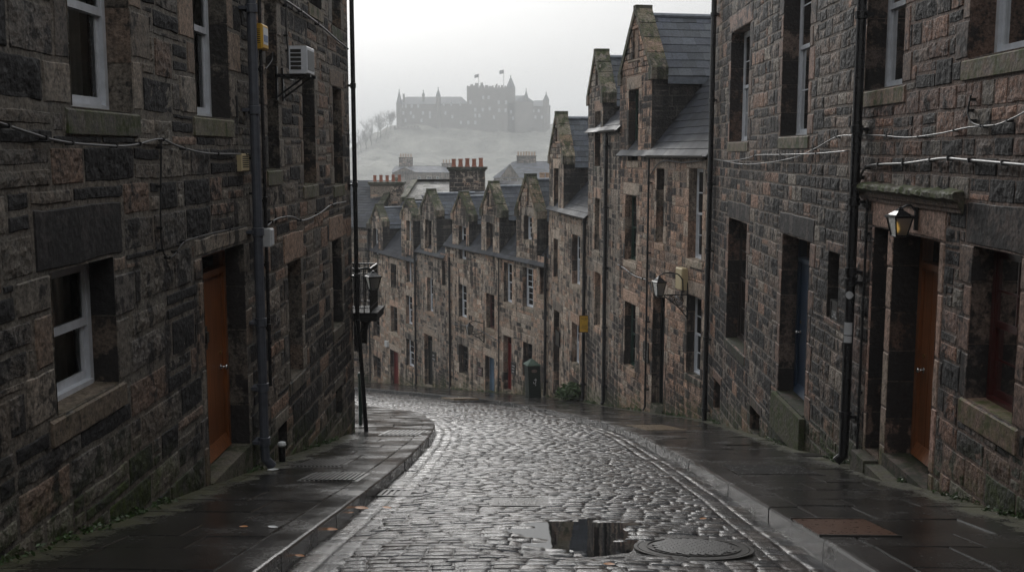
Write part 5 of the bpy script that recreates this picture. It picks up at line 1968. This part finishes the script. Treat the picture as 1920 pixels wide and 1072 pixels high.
# over the right doorway
u, z = FR.px(1688, 388, .2)
tp = FR.W(u, z, .2)
lantern('black lantern with an amber bulb under the mossy cornice of the right doorway', tp, .31, .2, [([tp + (0, 0, -.02), FR.W(u, z + .02, .1), FR.W(u - .0, z - .06, .02)], .012), ([FR.W(u, z - .0, .02), FR.W(u, z - .25, .02)], .028)], bulb='amber', rot=.15)
# scroll bracket lantern on the tall gabled house
u, z = FF.px(1236, 516, .75)
tp = FF.W(u, z, .75)
uw = u
e1, e2 = np.array((*FF.n, 0)), np.array((0, 0, 1.0))
wp = lambda dw, dz: FF.W(uw, z + dz, dw)
lantern('black lantern on a scrolled iron bracket above the dark door of the tall gabled house', tp, .5, .25,
        [([tp + (0, 0, -.02), wp(.6, .05), wp(.28, .02), wp(.14, -.12)], .016), ([wp(.14, -.1), wp(.12, -.45)], .018), ([wp(.62, -.5), wp(.3, -.5), wp(0, -.5)], .016), ([wp(0, -.2), wp(0, -1.1)], .026), ([wp(.62, -.52), wp(.3, -.75), wp(.02, -1.05)], .016)],
        [(wp(.42, -.6), e1, e2, .09, 2), (wp(.22, -.66), e1, e2, .13, 2.2), (wp(.1, -.86), e1, e2, .09, 2)])
# far one
u, z = FC.px(880, 604, .75)
tp = FC.W(u, z, .75)
e1 = np.array((*FC.n, 0))
wq = lambda dw, dz: FC.W(u, z + dz, dw)
lantern('small far lantern on a scrolled bracket above the pale blue door of the long house', tp, .55, .28,
        [([tp + (0, 0, -.02), wq(.5, .04), wq(.05, -.1)], .02), ([wq(.7, -.58), wq(.3, -.56), wq(0, -.5)], .02), ([wq(0, .05), wq(0, -1.0)], .04), ([wq(.6, -.6), wq(.3, -.75), wq(.02, -1.0)], .02)],
        [(wq(.35, -.68), e1, e2, .12, 2), (wq(.15, -.78), e1, e2, .12, 2)])

# ---------------- corner balcony
yb = u_end + .35
Pm = lambda px, py, y=yb: at_y(px, py, y)
zt_ = Pm(690, 583)[2]; zr_ = Pm(690, 502)[2]
xr = Pm(711, 585)[0]; xl = -4.6
yf, yk = u_end + .12, u_end + 1.1
bal = thing('balcony', 'small black iron balcony hanging at the corner of the left house', 'balcony', ((xl + xr) / 2, yf, zt_))
mb = MB()
mb.box((xl, yf, zt_ - .07), (xr, yk, zt_)); mb.box((xl, yf - .02, zt_ - .16), (xr - .03, yf + .04, zt_ - .07)); mb.box((xr - .06, yf, zt_ - .16), (xr - .02, yk, zt_ - .07))
mb.build('platform', M['matblack'], bal, attrs=False)
mb = MB()
xi = xr - .14
for y in (yf + .03, yk - .03):
    mb.tube([(xl, y, zr_), (xi, y, zr_)], .016, 6); mb.tube([(xl, y, zr_ - .09), (xi, y, zr_ - .09)], .01, 6); mb.tube([(xl, y, zt_ + .09), (xi, y, zt_ + .09)], .012, 6)
    x = xi
    while x > xl:
        mb.tube([(x, y, zt_), (x, y, zr_)], .012, 6); x -= .115
for z, r in ((zr_, .016), (zr_ - .09, .01), (zt_ + .09, .012)):
    mb.tube([(xi, yf + .03, z), (xi, yk - .03, z)], r, 6)
y = yf + .14
while y < yk:
    mb.tube([(xi, y, zt_), (xi, y, zr_)], .012, 6); y += .115
mb.build('railing', M['black'], bal, attrs=False)
for y in (yf + .05, yk - .1):
    mb = MB()
    mb.box((-3.42, y, zt_ - .75), (-3.3, y + .05, zt_ - .07))
    mb.tube([(-3.36, y + .025, zt_ - .65), (-3.28, y + .025, zt_ - .35), (xr - .12, y + .025, zt_ - .12)], .025, 6)
    mb.build('bracket', M['black'], bal, attrs=False)
tp = Pm(699, 507, u_end + .02)
lantern('black corner lantern with a frosted shade hanging beside the iron balcony on the left', tp, .34, .235,
        [([tp + (0, 0, -.02), tp + (-.1, 0, .05), (-3.3, u_end - .05, tp[2] + .02)], .016), ([tp + (-.05, .02, -.3), tp + (-.2, 0, -.42), (-3.33, u_end - .04, tp[2] - .52)], .012)], rot=.5)

# green railing below the corner
ra, rb2 = ground_at(676, 797), ground_at(682, 778)
rl = thing('railing', 'dark green iron railing just past the left corner pipe', 'railing', ra)
hh = 1.05
d = rb2 - ra
mb = MB()
for f in (0, 1):
    p = ra + d * f
    mb.tube([p + (0, 0, -.1), p + (0, 0, hh)], .035, 8); mb.lathe(p + (0, 0, hh), [(.045, 0), (.05, .03), (.02, .09)], 8)
mb.build('post', M['greenframe'], rl, attrs=False) if False else None
for f in (0, 1):
    p = ra + d * f
    pm = MB(); pm.tube([p + (0, 0, -.1), p + (0, 0, hh)], .035, 8); pm.lathe(p + (0, 0, hh), [(.045, 0), (.05, .03), (.02, .09)], 8)
    pm.build('post', M['greenframe'], rl, attrs=False)
mb = MB()
for z in (.12, hh - .06): mb.tube([ra + (0, 0, z), rb2 + (0, 0, z)], .02, 6)
for k in range(1, 14):
    p = ra + d * (k / 14)
    mb.tube([p + (0, 0, .12), p + (0, 0, hh - .06)], .011, 5)
    q = [p + (0, 0, .35) + np.array((0, .06 * math.sin(a), .18 * math.cos(a))) for a in np.linspace(0, 6.283, 9)]
    mb.tube(q, .008, 4, cap=False)
mb.build('bars', M['greenframe'], rl, attrs=False)

# ---------------- signs and plaques
def text_mesh(body, size, name):
    cu = bpy.data.curves.new(name, 'FONT'); cu.body = body; cu.size = size; cu.align_x = 'CENTER'; cu.align_y = 'CENTER'
    o = bpy.data.objects.new(name, cu); COL.objects.link(o)
    dg = bpy.context.evaluated_depsgraph_get()
    me = o.evaluated_get(dg).to_mesh()
    V = np.array([v.co[:] for v in me.vertices]).reshape(-1, 3); T = []
    for p in me.polygons:
        vs = list(p.vertices)
        for k in range(1, len(vs) - 1): T.append((vs[0], vs[k], vs[k + 1]))
    o.to_mesh_clear(); bpy.data.objects.remove(o); bpy.data.curves.remove(cu)
    return V, T

def scrawl(mb, put, u0, u1, z, h, seed):
    """a line of lettering too small to read in the photo, as letter-size strokes"""
    r = random.Random(seed)
    u = u0
    while u < u1 - h * .5:
        wd = h * r.uniform(.45, .8)
        if r.random() < .14: u += wd; continue
        k = r.randint(0, 3)
        bars = [(0, .2, 0, 1)]
        if k == 0: bars += [(0, 1, .8, 1), (0, 1, 0, .2)]
        if k == 1: bars += [(.8, 1, 0, 1), (0, 1, .42, .6)]
        if k == 2: bars += [(0, 1, .8, 1), (.8, 1, .4, 1), (0, 1, .4, .55)]
        if k == 3: bars += [(0, 1, 0, .2)]
        for (a, b, c, e) in bars: put(mb, u + a * wd, u + b * wd, z + c * h, z + e * h)
        u += wd * 1.25

# yellow hanging sign
ys = 36.1
a, c = at_y(1087, 592, ys), at_y(1110, 622, ys)
sg = thing('hanging_sign', 'yellow hanging sign with dark lettering in front of the black pipe', 'sign', (a[0], ys, c[2]))
mb = MB(); mb.box((a[0], ys, c[2]), (c[0], ys + .03, a[2])); mb.build('board', M['yellow'], sg, attrs=False)
mb = MB()
e = .018
for (x0, x1, z0, z1) in ((a[0] - e, c[0] + e, a[2], a[2] + e), (a[0] - e, c[0] + e, c[2] - e, c[2]), (a[0] - e, a[0], c[2], a[2]), (c[0], c[0] + e, c[2], a[2])):
    mb.box((x0, ys - .012, z0), (x1, ys + .042, z1))
mb.build('frame', M['rust'], sg, attrs=False)
mb = MB()
put = lambda m, x0, x1, z0, z1: m.box((x0, ys - .006, z0), (x1, ys - .001, z1))
wd, ht = c[0] - a[0], a[2] - c[2]
for (f0, f1, fz, fh, s) in ((.14, .88, .79, .085, 1), (.34, .6, .73, .03, 2), (.2, .75, .44, .025, 3), (.12, .9, .32, .055, 4), (.12, .55, .23, .045, 5), (.3, .72, .12, .06, 6)):
    scrawl(mb, put, a[0] + wd * f0, a[0] + wd * f1, c[2] + ht * fz, ht * fh, s)
mb.build('lettering', M['ink'], sg, attrs=False)
mb = MB(); mb.tube([(c[0] - .1, ys + .015, a[2] + .03), (c[0] + .25, ys + .05, a[2] + .03)], .012, 6); mb.build('bracket', M['black'], sg, attrs=False)

def plaque(F, px0, px1, yt, yb_, label, board='ink', w=.03, frame='black', lines=4, art=False, wbase=0.0, cat='plaque', name='plaque'):
    u0, u1, z0, z1 = F.rect(px0, px1, yt, yb_)
    t = thing(name, label, cat, F.W((u0 + u1) / 2, z0, wbase))
    mb = MB(); F.box(mb, u0, u1, z0, z1, wbase, wbase + w); mb.build('board', M[board], t, attrs=False)
    f = MB(); e = min(.03, (u1 - u0) * .08)
    for (a, b, c, d) in ((u0 - e, u1 + e, z1, z1 + e), (u0 - e, u1 + e, z0 - e, z0), (u0 - e, u0, z0, z1), (u1, u1 + e, z0, z1)):
        F.box(f, a, b, c, d, wbase - .005, wbase + w + .012)
    f.build('frame', M[frame], t, attrs=False)
    if lines:
        l = MB()
        put = lambda m, a, b, c, d: F.box(m, u1 - (a - u0), u1 - (b - u0), c, d, wbase + w + .001, wbase + w + .003)
        hgt = (z1 - z0) * (.3 if art else .8)
        for k in range(lines):
            scrawl(l, put, u0 + (u1 - u0) * .14, u0 + (u1 - u0) * .86, z0 + (z1 - z0) * .1 + hgt * (1 - (k + 1) / lines), hgt / lines * .5, k + int(px0))
        l.build('lettering', M['paper'], t, attrs=False)
    if art:
        l = MB()
        um, zm = (u0 + u1) / 2, z0 + (z1 - z0) * .66
        uu = (u1 - u0); hz = (z1 - z0)
        for (du, dz, a, b) in ((0, .12, .22, .06), (-.08, 0, .12, .12), (.14, -.12, .14, .1), (.02, -.2, .3, .03)):
            n = 14
            ang = np.linspace(0, 2 * math.pi, n, endpoint=False)
            V = np.concatenate([F.W(um + uu * du + uu * a * np.cos(ang), zm + hz * dz + hz * b * np.sin(ang), wbase + w + .002), F.W([um + uu * du], [zm + hz * dz], wbase + w + .002)])
            l.add(V, None, [(k, (k + 1) % n, n) for k in range(n)])
        l.build('emblem', plain('plaque_emblem', (.22, .2, .14), .5, var=.6, nscale=30), t, attrs=False)
    return t
plaque(FR, 1636, 1655, 548, 632, 'tall black framed plaque with pale emblem beside the right orange door', art=True, wbase=-.27, w=.03)
plaque(FR, 1556, 1568, 566, 600, 'small black sign box standing in the square niche by the right black pipe', lines=1, wbase=-.1, w=.08)
plaque(FF, 1209, 1217, 642, 676, 'grey plaque left of the dark door of the tall gabled house', 'iron')
plaque(FD, 1044, 1051, 622, 646, 'dark plaque beside the black door of the pinkish house', 'iron', lines=0, wbase=.02)
plaque(FC, 897, 905, 688, 703, 'dark red plaque left of the pale blue door', 'redframe', lines=3)
plaque(FC, 960, 967, 680, 700, 'black notice board right of the far red door', 'ink', lines=3)
plaque(FB, 811, 818, 660, 676, 'black notice beside the dark arched doorway', 'ink', lines=2)
plaque(FA, 725, 729, 640, 648, 'small white box on the far wall left of the dark red door', 'paper', lines=0, w=.12, frame='paper', cat='wall box', name='wall_box')
# stickers on the right pipe
for k, (yt, yb_, lb) in enumerate(((546, 561, 'round pale sticker on the right black pipe'), (606, 630, 'largest white printed sticker on the right black pipe'), (632, 645, 'small white sticker lowest on the right black pipe'))):
    za, zc = FR.px(1588, yt, .18)[1], FR.px(1588, yb_, .18)[1]
    st = thing('sticker', lb, 'sticker', FR.W(ubp, zc, .18), 'stickers on the black pipe')
    mb = MB(); V = []; n = 9
    amid = math.atan2(1, 0) if False else 0
    for i in range(n):
        ang = math.radians(-75 + 100 * i / (n - 1)) + math.radians(50)
        # centred between the street side and the camera side
        du, dw = -math.cos(ang) * .0645, math.sin(ang) * .0645
        f = 1.0 if k else math.sin(math.pi * (i + .5) / n)
        zm, hh_ = (za + zc) / 2, (za - zc) / 2 * f
        V += [FR.W(ubp + du, zm - hh_, .12 + dw), FR.W(ubp + du, zm + hh_, .12 + dw)]
    mb.add(V, [(2 * i, 2 * i + 2, 2 * i + 3, 2 * i + 1) for i in range(n - 1)])
    mb.build('label', M['paper'], st, attrs=False)

# green street cabinet
pc = ground_at(1001, 749)
pc = np.array((.02, 41.6, float(zg(41.6))))
cb = thing('street_cabinet', 'dark green pillar cabinet with a pyramid cap standing on the far pavement', 'cabinet', pc)
h = at_y(1000, 684, 41.6)[2] - pc[2]
wd = .25
mb = MB()
rot = Matrix.Rotation(.32, 3, 'Z')
def cp_(x, y, z): return tuple(np.array(rot @ Vector((x, y, 0))) + pc + (-.05 * z / h * 1.2, 0, z))
mb.box8([cp_(x, y, z) for z in (-.2, h) for (x, y) in ((-wd, -wd), (wd, -wd), (wd, wd), (-wd, wd))])
mb.build('body', M['cabgreen'], cb, attrs=False)
mb = MB(); k = wd * 1.16
P = [cp_(x, y, z) for z in (h, h + .03) for (x, y) in ((-k, -k), (k, -k), (k, k), (-k, k))] + [cp_(0, 0, h + .28)]
mb.add(P, [(3, 2, 1, 0), (0, 1, 5, 4), (1, 2, 6, 5), (2, 3, 7, 6), (3, 0, 4, 7)], [(4, 5, 8), (5, 6, 8), (6, 7, 8), (7, 4, 8)])
mb.build('cap', M['capgreen'], cb, attrs=False)
mb = MB()
def seg(pts, m): m.tube([cp_(x, -wd - .008, z) for (x, z) in pts], .014, 5)
seg([(.05, h * .62), (.05, h * .5), (.02, h * .46), (-.04, h * .47), (-.05, h * .52)], mb); seg([(-.02, h * .58), (.09, h * .58)], mb); seg([(.04, h * .44), (.04, h * .4)], mb)
mb.build('emblem', M['paper'], cb, attrs=False)
mb = MB(); n = 18
seg([(.0 + .1 * math.cos(a), h * .85 + .05 * math.sin(a)) for a in np.linspace(0, 6.283, n)], mb)
seg([(-.05, h * .85), (.05, h * .85)], mb)
mb.build('badge', plain('faded_badge', (.25, .16, .14), .6), cb, attrs=False)

# ---------------- plants
def leaf_clump(mb, c, rad, n, r, size=(.05, .09), flat=.8):
    V, Q = [], []
    for k in range(n):
        d = Vector((r.gauss(0, 1), r.gauss(0, 1), r.gauss(0, 1))).normalized() * rad * r.uniform(.35, 1) ** .5
        p = Vector(c) + Vector((d.x, d.y, d.z * flat))
        a = Vector((r.uniform(-1, 1), r.uniform(-1, 1), r.uniform(-.6, .6))).normalized()
        b = a.cross(Vector((r.uniform(-1, 1), r.uniform(-1, 1), r.uniform(-1, 1)))).normalized()
        s = r.uniform(*size)
        i = len(V)
        V += [p - a * s, p + b * s * .45 + a * s * .1, p + a * s, p - b * s * .45 + a * s * .1]
        Q.append((i, i + 1, i + 2, i + 3))
    mb.add([tuple(v) for v in V], Q)
pb2 = ground_at(1088, 756)
bs = thing('bush', 'leafy green bush at the foot of the pinkish house wall', 'bush', pb2)
r_ = random.Random(9)
mb = MB()
for k in range(14):
    t = k / 13
    c = FD.W(.35 + t * 1.9, 0, .3 + r_.uniform(-.1, .2)); c[2] = float(zg(c[1])) + .22 + r_.uniform(0, .34) * (1 - abs(t - .25))
    leaf_clump(mb, c, .3, 85, r_)
mb.build('foliage', M['leafgreen'], bs, attrs=False)
mb = MB()
for k in range(9):
    c = FD.W(.4 + k * .2, 0, .25); c[2] = float(zg(c[1])) - .1
    mb.tube([c, c + (r_.uniform(-.1, .1), r_.uniform(-.1, .1), .6)], .012, 5)
mb.build('stem', M['bark'], bs, attrs=False)
# weeds and moss tufts in the angle of wall and pavement
mb = MB()
for F, n0, n1, cnt in ((FL, 4, u_end, 150), (FR, 6, u_g, 190), (FF, .3, FF.L, 60), (FEE, .2, FEE.L, 40), (FC, .3, FC.L, 70), (FD, .2, FD.L, 40)):
    for k in range(cnt):
        u = r_.uniform(n0, n1)
        if float(vn(np.array([[u * 1.3, 3.0, F.o[0]]]))[0]) < -.1: continue
        c = F.W(u, 0, abs(r_.gauss(.02, .04))); c[2] = float(zg(c[1])) + .015
        sc = 1.0 if c[1] < 22 else 1.5
        leaf_clump(mb, c, r_.uniform(.03, .08) * sc, 16, r_, (.012 * sc, .028 * sc), .7)
tag(mb.build('weeds', M['leafgreen'], None, attrs=False), 'weeds and moss tufts along the wall feet', 'weeds', kind='stuff')

# ---------------- on the ground
def strip(mb, c, hx, hy, dz, h, rot=0.0, c_=None):
    """box lying on the sloping pavement"""
    ca, sa = math.cos(rot), math.sin(rot)
    P = []
    for z in (dz, dz + h):
        for (x, y) in ((-hx, -hy), (hx, -hy), (hx, hy), (-hx, hy)):
            X_, Y_ = c[0] + x * ca - y * sa, c[1] + x * sa + y * ca
            P.append((X_, Y_, float(zg(Y_)) + z))
    mb.box8(P, c_)
def grating(label, px, py, hx, hy, bars, m='iron', rot=0.0, along='x', name='drain_grating', dz=0.0, cat='drain grating', road=False):
    p = ground_at(px, py, dz)
    t = thing(name, label, cat, p)
    mb = MB(); strip(mb, p, hx, hy, dz - .05, .052, rot, None); mb.build('plate', M[m], t, attrs=False)
    b = MB()
    for k in range(bars):
        f = ((k + .5) / bars * 2 - 1) * .9
        ca, sa = math.cos(rot), math.sin(rot)
        ox, oy = (f * hx, 0) if along == 'y' else (0, f * hy)
        q = (p[0] + ox * ca - oy * sa, p[1] + ox * sa + oy * ca)
        if along == 'y': strip(b, q, hx * .9 / bars * .55, hy * .9, dz + .003, .012, rot)
        else: strip(b, q, hx * .92, hy * .9 / bars * .55, dz + .003, .012, rot)
    b.build('bars', M[m], t, attrs=False)
    return t
grating('nearer ribbed iron grating on the left pavement', 627, 894, .34, .42, 12, along='y')
grating('ribbed iron grating on the left pavement below the vent pipe', 608, 868, .3, .5, 11, along='y')
grating('farthest ribbed panel at the bulge of the left pavement', 758, 811, .4, .7, 9, along='y', m='iron', name='tactile_paving', cat='tactile paving')
grating('small grating at the foot of the right black pipe', 1520, 853, .2, .28, 7)
def studs(label, px, py, hx, hy, m, rot=0.0, nx=10, ny=8):
    p = ground_at(px, py)
    t = thing('tactile_paving', label, 'tactile paving', p)
    mb = MB(); strip(mb, p, hx, hy, -.05, .056, rot)
    b = mb; ca, sa = math.cos(rot), math.sin(rot)
    for i in range(nx):
        for j in range(ny):
            x, y = hx * (-.92 + 1.84 * i / (nx - 1)), hy * (-.92 + 1.84 * j / (ny - 1))
            q = (p[0] + x * ca - y * sa, p[1] + x * sa + y * ca)
            b.lathe((q[0], q[1], float(zg(q[1])) + .006), [(hx / nx * .42, 0), (hx / nx * .36, .008), (hx / nx * .1, .011)], 6)
    b.build('slab', M[m], t, attrs=False)
M['tactile'] = plain('buff_paving', (.16, .11, .06), .3, var=.4, nscale=8)
M['tactilegrey'] = plain('grey_paving', (.05, .048, .046), .25, var=.3, nscale=8)
studs('buff tactile paving on the right pavement', 1228, 801, .42, .9, 'tactile', .15, 16, 14)
studs('grey studded tactile paving by the right black pipe', 1442, 880, .5, .55, 'tactilegrey', 0, 20, 14)
studs('distant buff strip of tactile paving on the far pavement', 862, 746, .5, .8, 'tactile', .4, 12, 10)

# manhole, gullies and the rusty plate
def cover_base(key):
    x, y, hx, hy = COVERS[key]
    return np.array((x, y, float(zg(y)) - ROAD_DROP + .005))
p = cover_base('manhole'); x, y, hx, hy = COVERS['manhole']
zoff = lambda Y: float(zg(Y)) - ROAD_DROP - .004
mh = thing('manhole_cover', 'oval patterned manhole cover in the setts right of the puddle', 'manhole cover', p)
mb = MB()
n = 40
ang = np.linspace(0, 2 * math.pi, n, endpoint=False)
def ring(r0, r1, z0, z1, m):
    V = []
    for (r, zz) in ((r0, z0), (r0, z1), (r1, z1), (r1, z0)):
        for a in ang:
            Y = y + r * hy * math.sin(a)
            V.append((x + r * hx * math.cos(a), Y, zoff(Y) + zz))
    Q = []
    for k in range(3):
        for i in range(n): Q.append((k * n + i, k * n + (i + 1) % n, (k + 1) * n + (i + 1) % n, (k + 1) * n + i))
    m.add(V, Q)
def disc(r, zz, m):
    V = [(x + r * hx * math.cos(a), y + r * hy * math.sin(a), zoff(y + r * hy * math.sin(a)) + zz) for a in ang] + [(x, y, zoff(y) + zz)]
    m.add(V, None, [(i, (i + 1) % n, n) for i in range(n)])
disc(.9, -.002, mb)
lid = mb.build('lid', M['iron'], mh, attrs=False)
mb = MB()
ring(.75, .77, 0, .006, mb)
rr_ = random.Random(3)
q = -.62
row = 0
while q < .62:
    xx = -.6 + (row % 2) * .06
    while xx < .6:
        if (xx / .68) ** 2 + (q / .68) ** 2 < 1:
            cx, cy = x + xx * hx, y + q * hy
            P = [(cx + a * .038 + b * .012, cy - a * .012 + b * .03, zoff(cy) + z) for z in (0, .009) for (a, b) in ((-.6, -.5), (.6, -.5), (.6, .5), (-.6, .5))]
            mb.box8(P)
        xx += .125
    q += .095; row += 1
mb.build('raised_pattern', M['iron'], mh, attrs=False)
mb = MB(); ring(.915, .975, -.03, -.002, mb)
mb.build('rim', M['iron'], mh, attrs=False)
def gully(key, label, bars=6, along='y'):
    x, y, hx, hy = COVERS[key]
    tt = (x + 1.7) / 3.85
    zo = lambda Y: float(zg(Y)) - ROAD_DROP - .026 + .05 * (1 - (2 * tt - 1) ** 2)
    t = thing('road_gully', label, 'drain grating', cover_base(key))
    mb = MB()
    P = [(x + u * hx, y + v * hy, zo(y + v * hy) + z) for z in (-.16, -.07) for (u, v) in ((-1, -1), (1, -1), (1, 1), (-1, 1))]
    mb.box8(P); mb.build('sump', M['ink'], t, attrs=False)
    mb = MB()
    for (a, b, c, d) in ((-1.1, 1.1, -1.1, -.9), (-1.1, 1.1, .9, 1.1), (-1.1, -.9, -.9, .9), (.9, 1.1, -.9, .9)):
        P = [(x + u * hx, y + v * hy, zo(y + v * hy) + z) for z in (-.1, .0) for (u, v) in ((a, c), (b, c), (b, d), (a, d))]
        mb.box8(P)
    mb.build('frame', M['iron'], t, attrs=False)
    mb = MB()
    for k in range(bars):
        f = -.9 + 1.8 * (k + .5) / bars; e = .9 / bars * .5
        P = [(x + u * hx, y + v * hy, zo(y + v * hy) + z) for z in (-.05, -.004) for (u, v) in ((f - e, -.9), (f + e, -.9), (f + e, .9), (f - e, .9))]
        mb.box8(P)
    mb.build('bars', M['iron'], t, attrs=False)
gully('gully', 'small iron gully grating in the middle of the setts')
gully('kerb_gully', 'dark gutter grating against the left kerb', 5)
pr = ground_at(1520, 988)
rp = thing('iron_plate', 'rusty brown iron plate let into the right kerb', 'iron plate', pr)
mb = MB(); strip(mb, (2.47, pr[1]), .3, .42, -.05, .058, 0)
mb.build('plate', M['rust'], rp, attrs=False)
for f in (-1, 1):
    mb = MB(); strip(mb, (2.47, pr[1] + f * .433), .31, .012, -.02, .034, 0)
    mb.build('edge_bar', M['iron'], rp, attrs=False)

# leaves
lr = random.Random(4)
for k, (px, py, s, road, lb) in enumerate(((677, 958, .075, 1, 'large orange fallen leaf by the left gutter grating'), (725, 957, .05, 1, 'brown curled leaf in the road right of the gutter grating'), (620, 999, .06, 1, 'brown crumpled leaf against the left kerb'),
        (562, 1049, .04, 1, 'small yellow leaf in the gutter at lower left'), (1415, 946, .045, 1, 'orange leaf against the right kerb'), (1142, 1065, .04, 1, 'tiny yellow leaf at the bottom middle of the road'),
        (655, 967, .04, 1, 'small brown leaf on the kerb face by the gutter grating'), (1318, 978, .035, 1, 'dull brown leaf on the right side of the road'), (512, 882, .07, 0, 'scrap of white paper at the foot of the grey pipe'), (512, 990, .045, 0, 'pale leaf on the left pavement'), (457, 989, .035, 0, 'tan leaf on the left pavement, nearest the wall'))):
    p = ground_at(px, py, -ROAD_DROP if road else 0)
    p[2] = float(zg(p[1])) + (-ROAD_DROP + .03 if road else .01)
    ang = lr.uniform(-.5, .5)
    mb = MB(); V = []
    n = 8
    for i in range(n):
        f = i / (n - 1); hw = s * .42 * math.sin(math.pi * min(1, f * .95 + .03)) ** .8
        for sgn_ in (-1, 0, 1):
            a_, b_ = (f - .5) * 2 * s, sgn_ * hw
            V.append((p[0] + a_ * math.cos(ang) - b_ * math.sin(ang), p[1] + a_ * math.sin(ang) + b_ * math.cos(ang) * 1.4, p[2] + .3 * abs(b_) + s * .35 * (f - .5) ** 2 + .2 * (a_ * math.sin(ang) + b_) * -.205))
    mb.add(V, [(3 * i + j, 3 * i + j + 1, 3 * i + j + 4, 3 * i + j + 3) for i in range(n - 1) for j in range(2)])
    o = mb.build('fallen_leaf' if 'paper' not in lb else 'paper_scrap', M['paper'] if 'paper' in lb or 'pale' in lb else M['leaforange'], None, smooth=True, attrs=False)
    tag(o, lb, 'leaf' if 'leaf' in lb else 'litter')

# a gull far off by the castle
pb3 = at_y(986, 135, 500)
mb = MB()
for sgn_ in (-1, 1):
    mb.add([pb3 + (0, -.25, 0), pb3 + (sgn_ * .5, -.05, .18), pb3 + (sgn_ * 1.1, .1, .05), pb3 + (sgn_ * .5, .22, .15), pb3 + (0, .3, 0)], [(0, 1, 3, 4)], [(1, 2, 3)])
mb.tube([pb3 + (0, -.5, 0), pb3 + (0, -.2, 0), pb3 + (0, .3, 0), pb3 + (0, .6, .02)], [.03, .13, .12, .02], 6)
tag(mb.build('bird', M['flagcloth'], None, attrs=False), 'tiny bird flying right of the castle tower', 'bird')

# ---------------- mist
HAZE = .00072
mb = MB(); mb.box((-1000, -70, -45), (1000, 1550, 75))
hm = bpy.data.materials.new('haze'); hm.use_nodes = True
hn = hm.node_tree
for n_ in list(hn.nodes): hn.nodes.remove(n_)
ho = hn.nodes.new('ShaderNodeOutputMaterial'); pv = hn.nodes.new('ShaderNodeVolumePrincipled')
pv.inputs['Color'].default_value = (.93, .95, .97, 1); pv.inputs['Density'].default_value = HAZE; pv.inputs['Anisotropy'].default_value = .3
hn.links.new(pv.outputs[0], ho.inputs['Volume'])
tag(mb.build('haze', hm, None, attrs=False), kind='stuff')
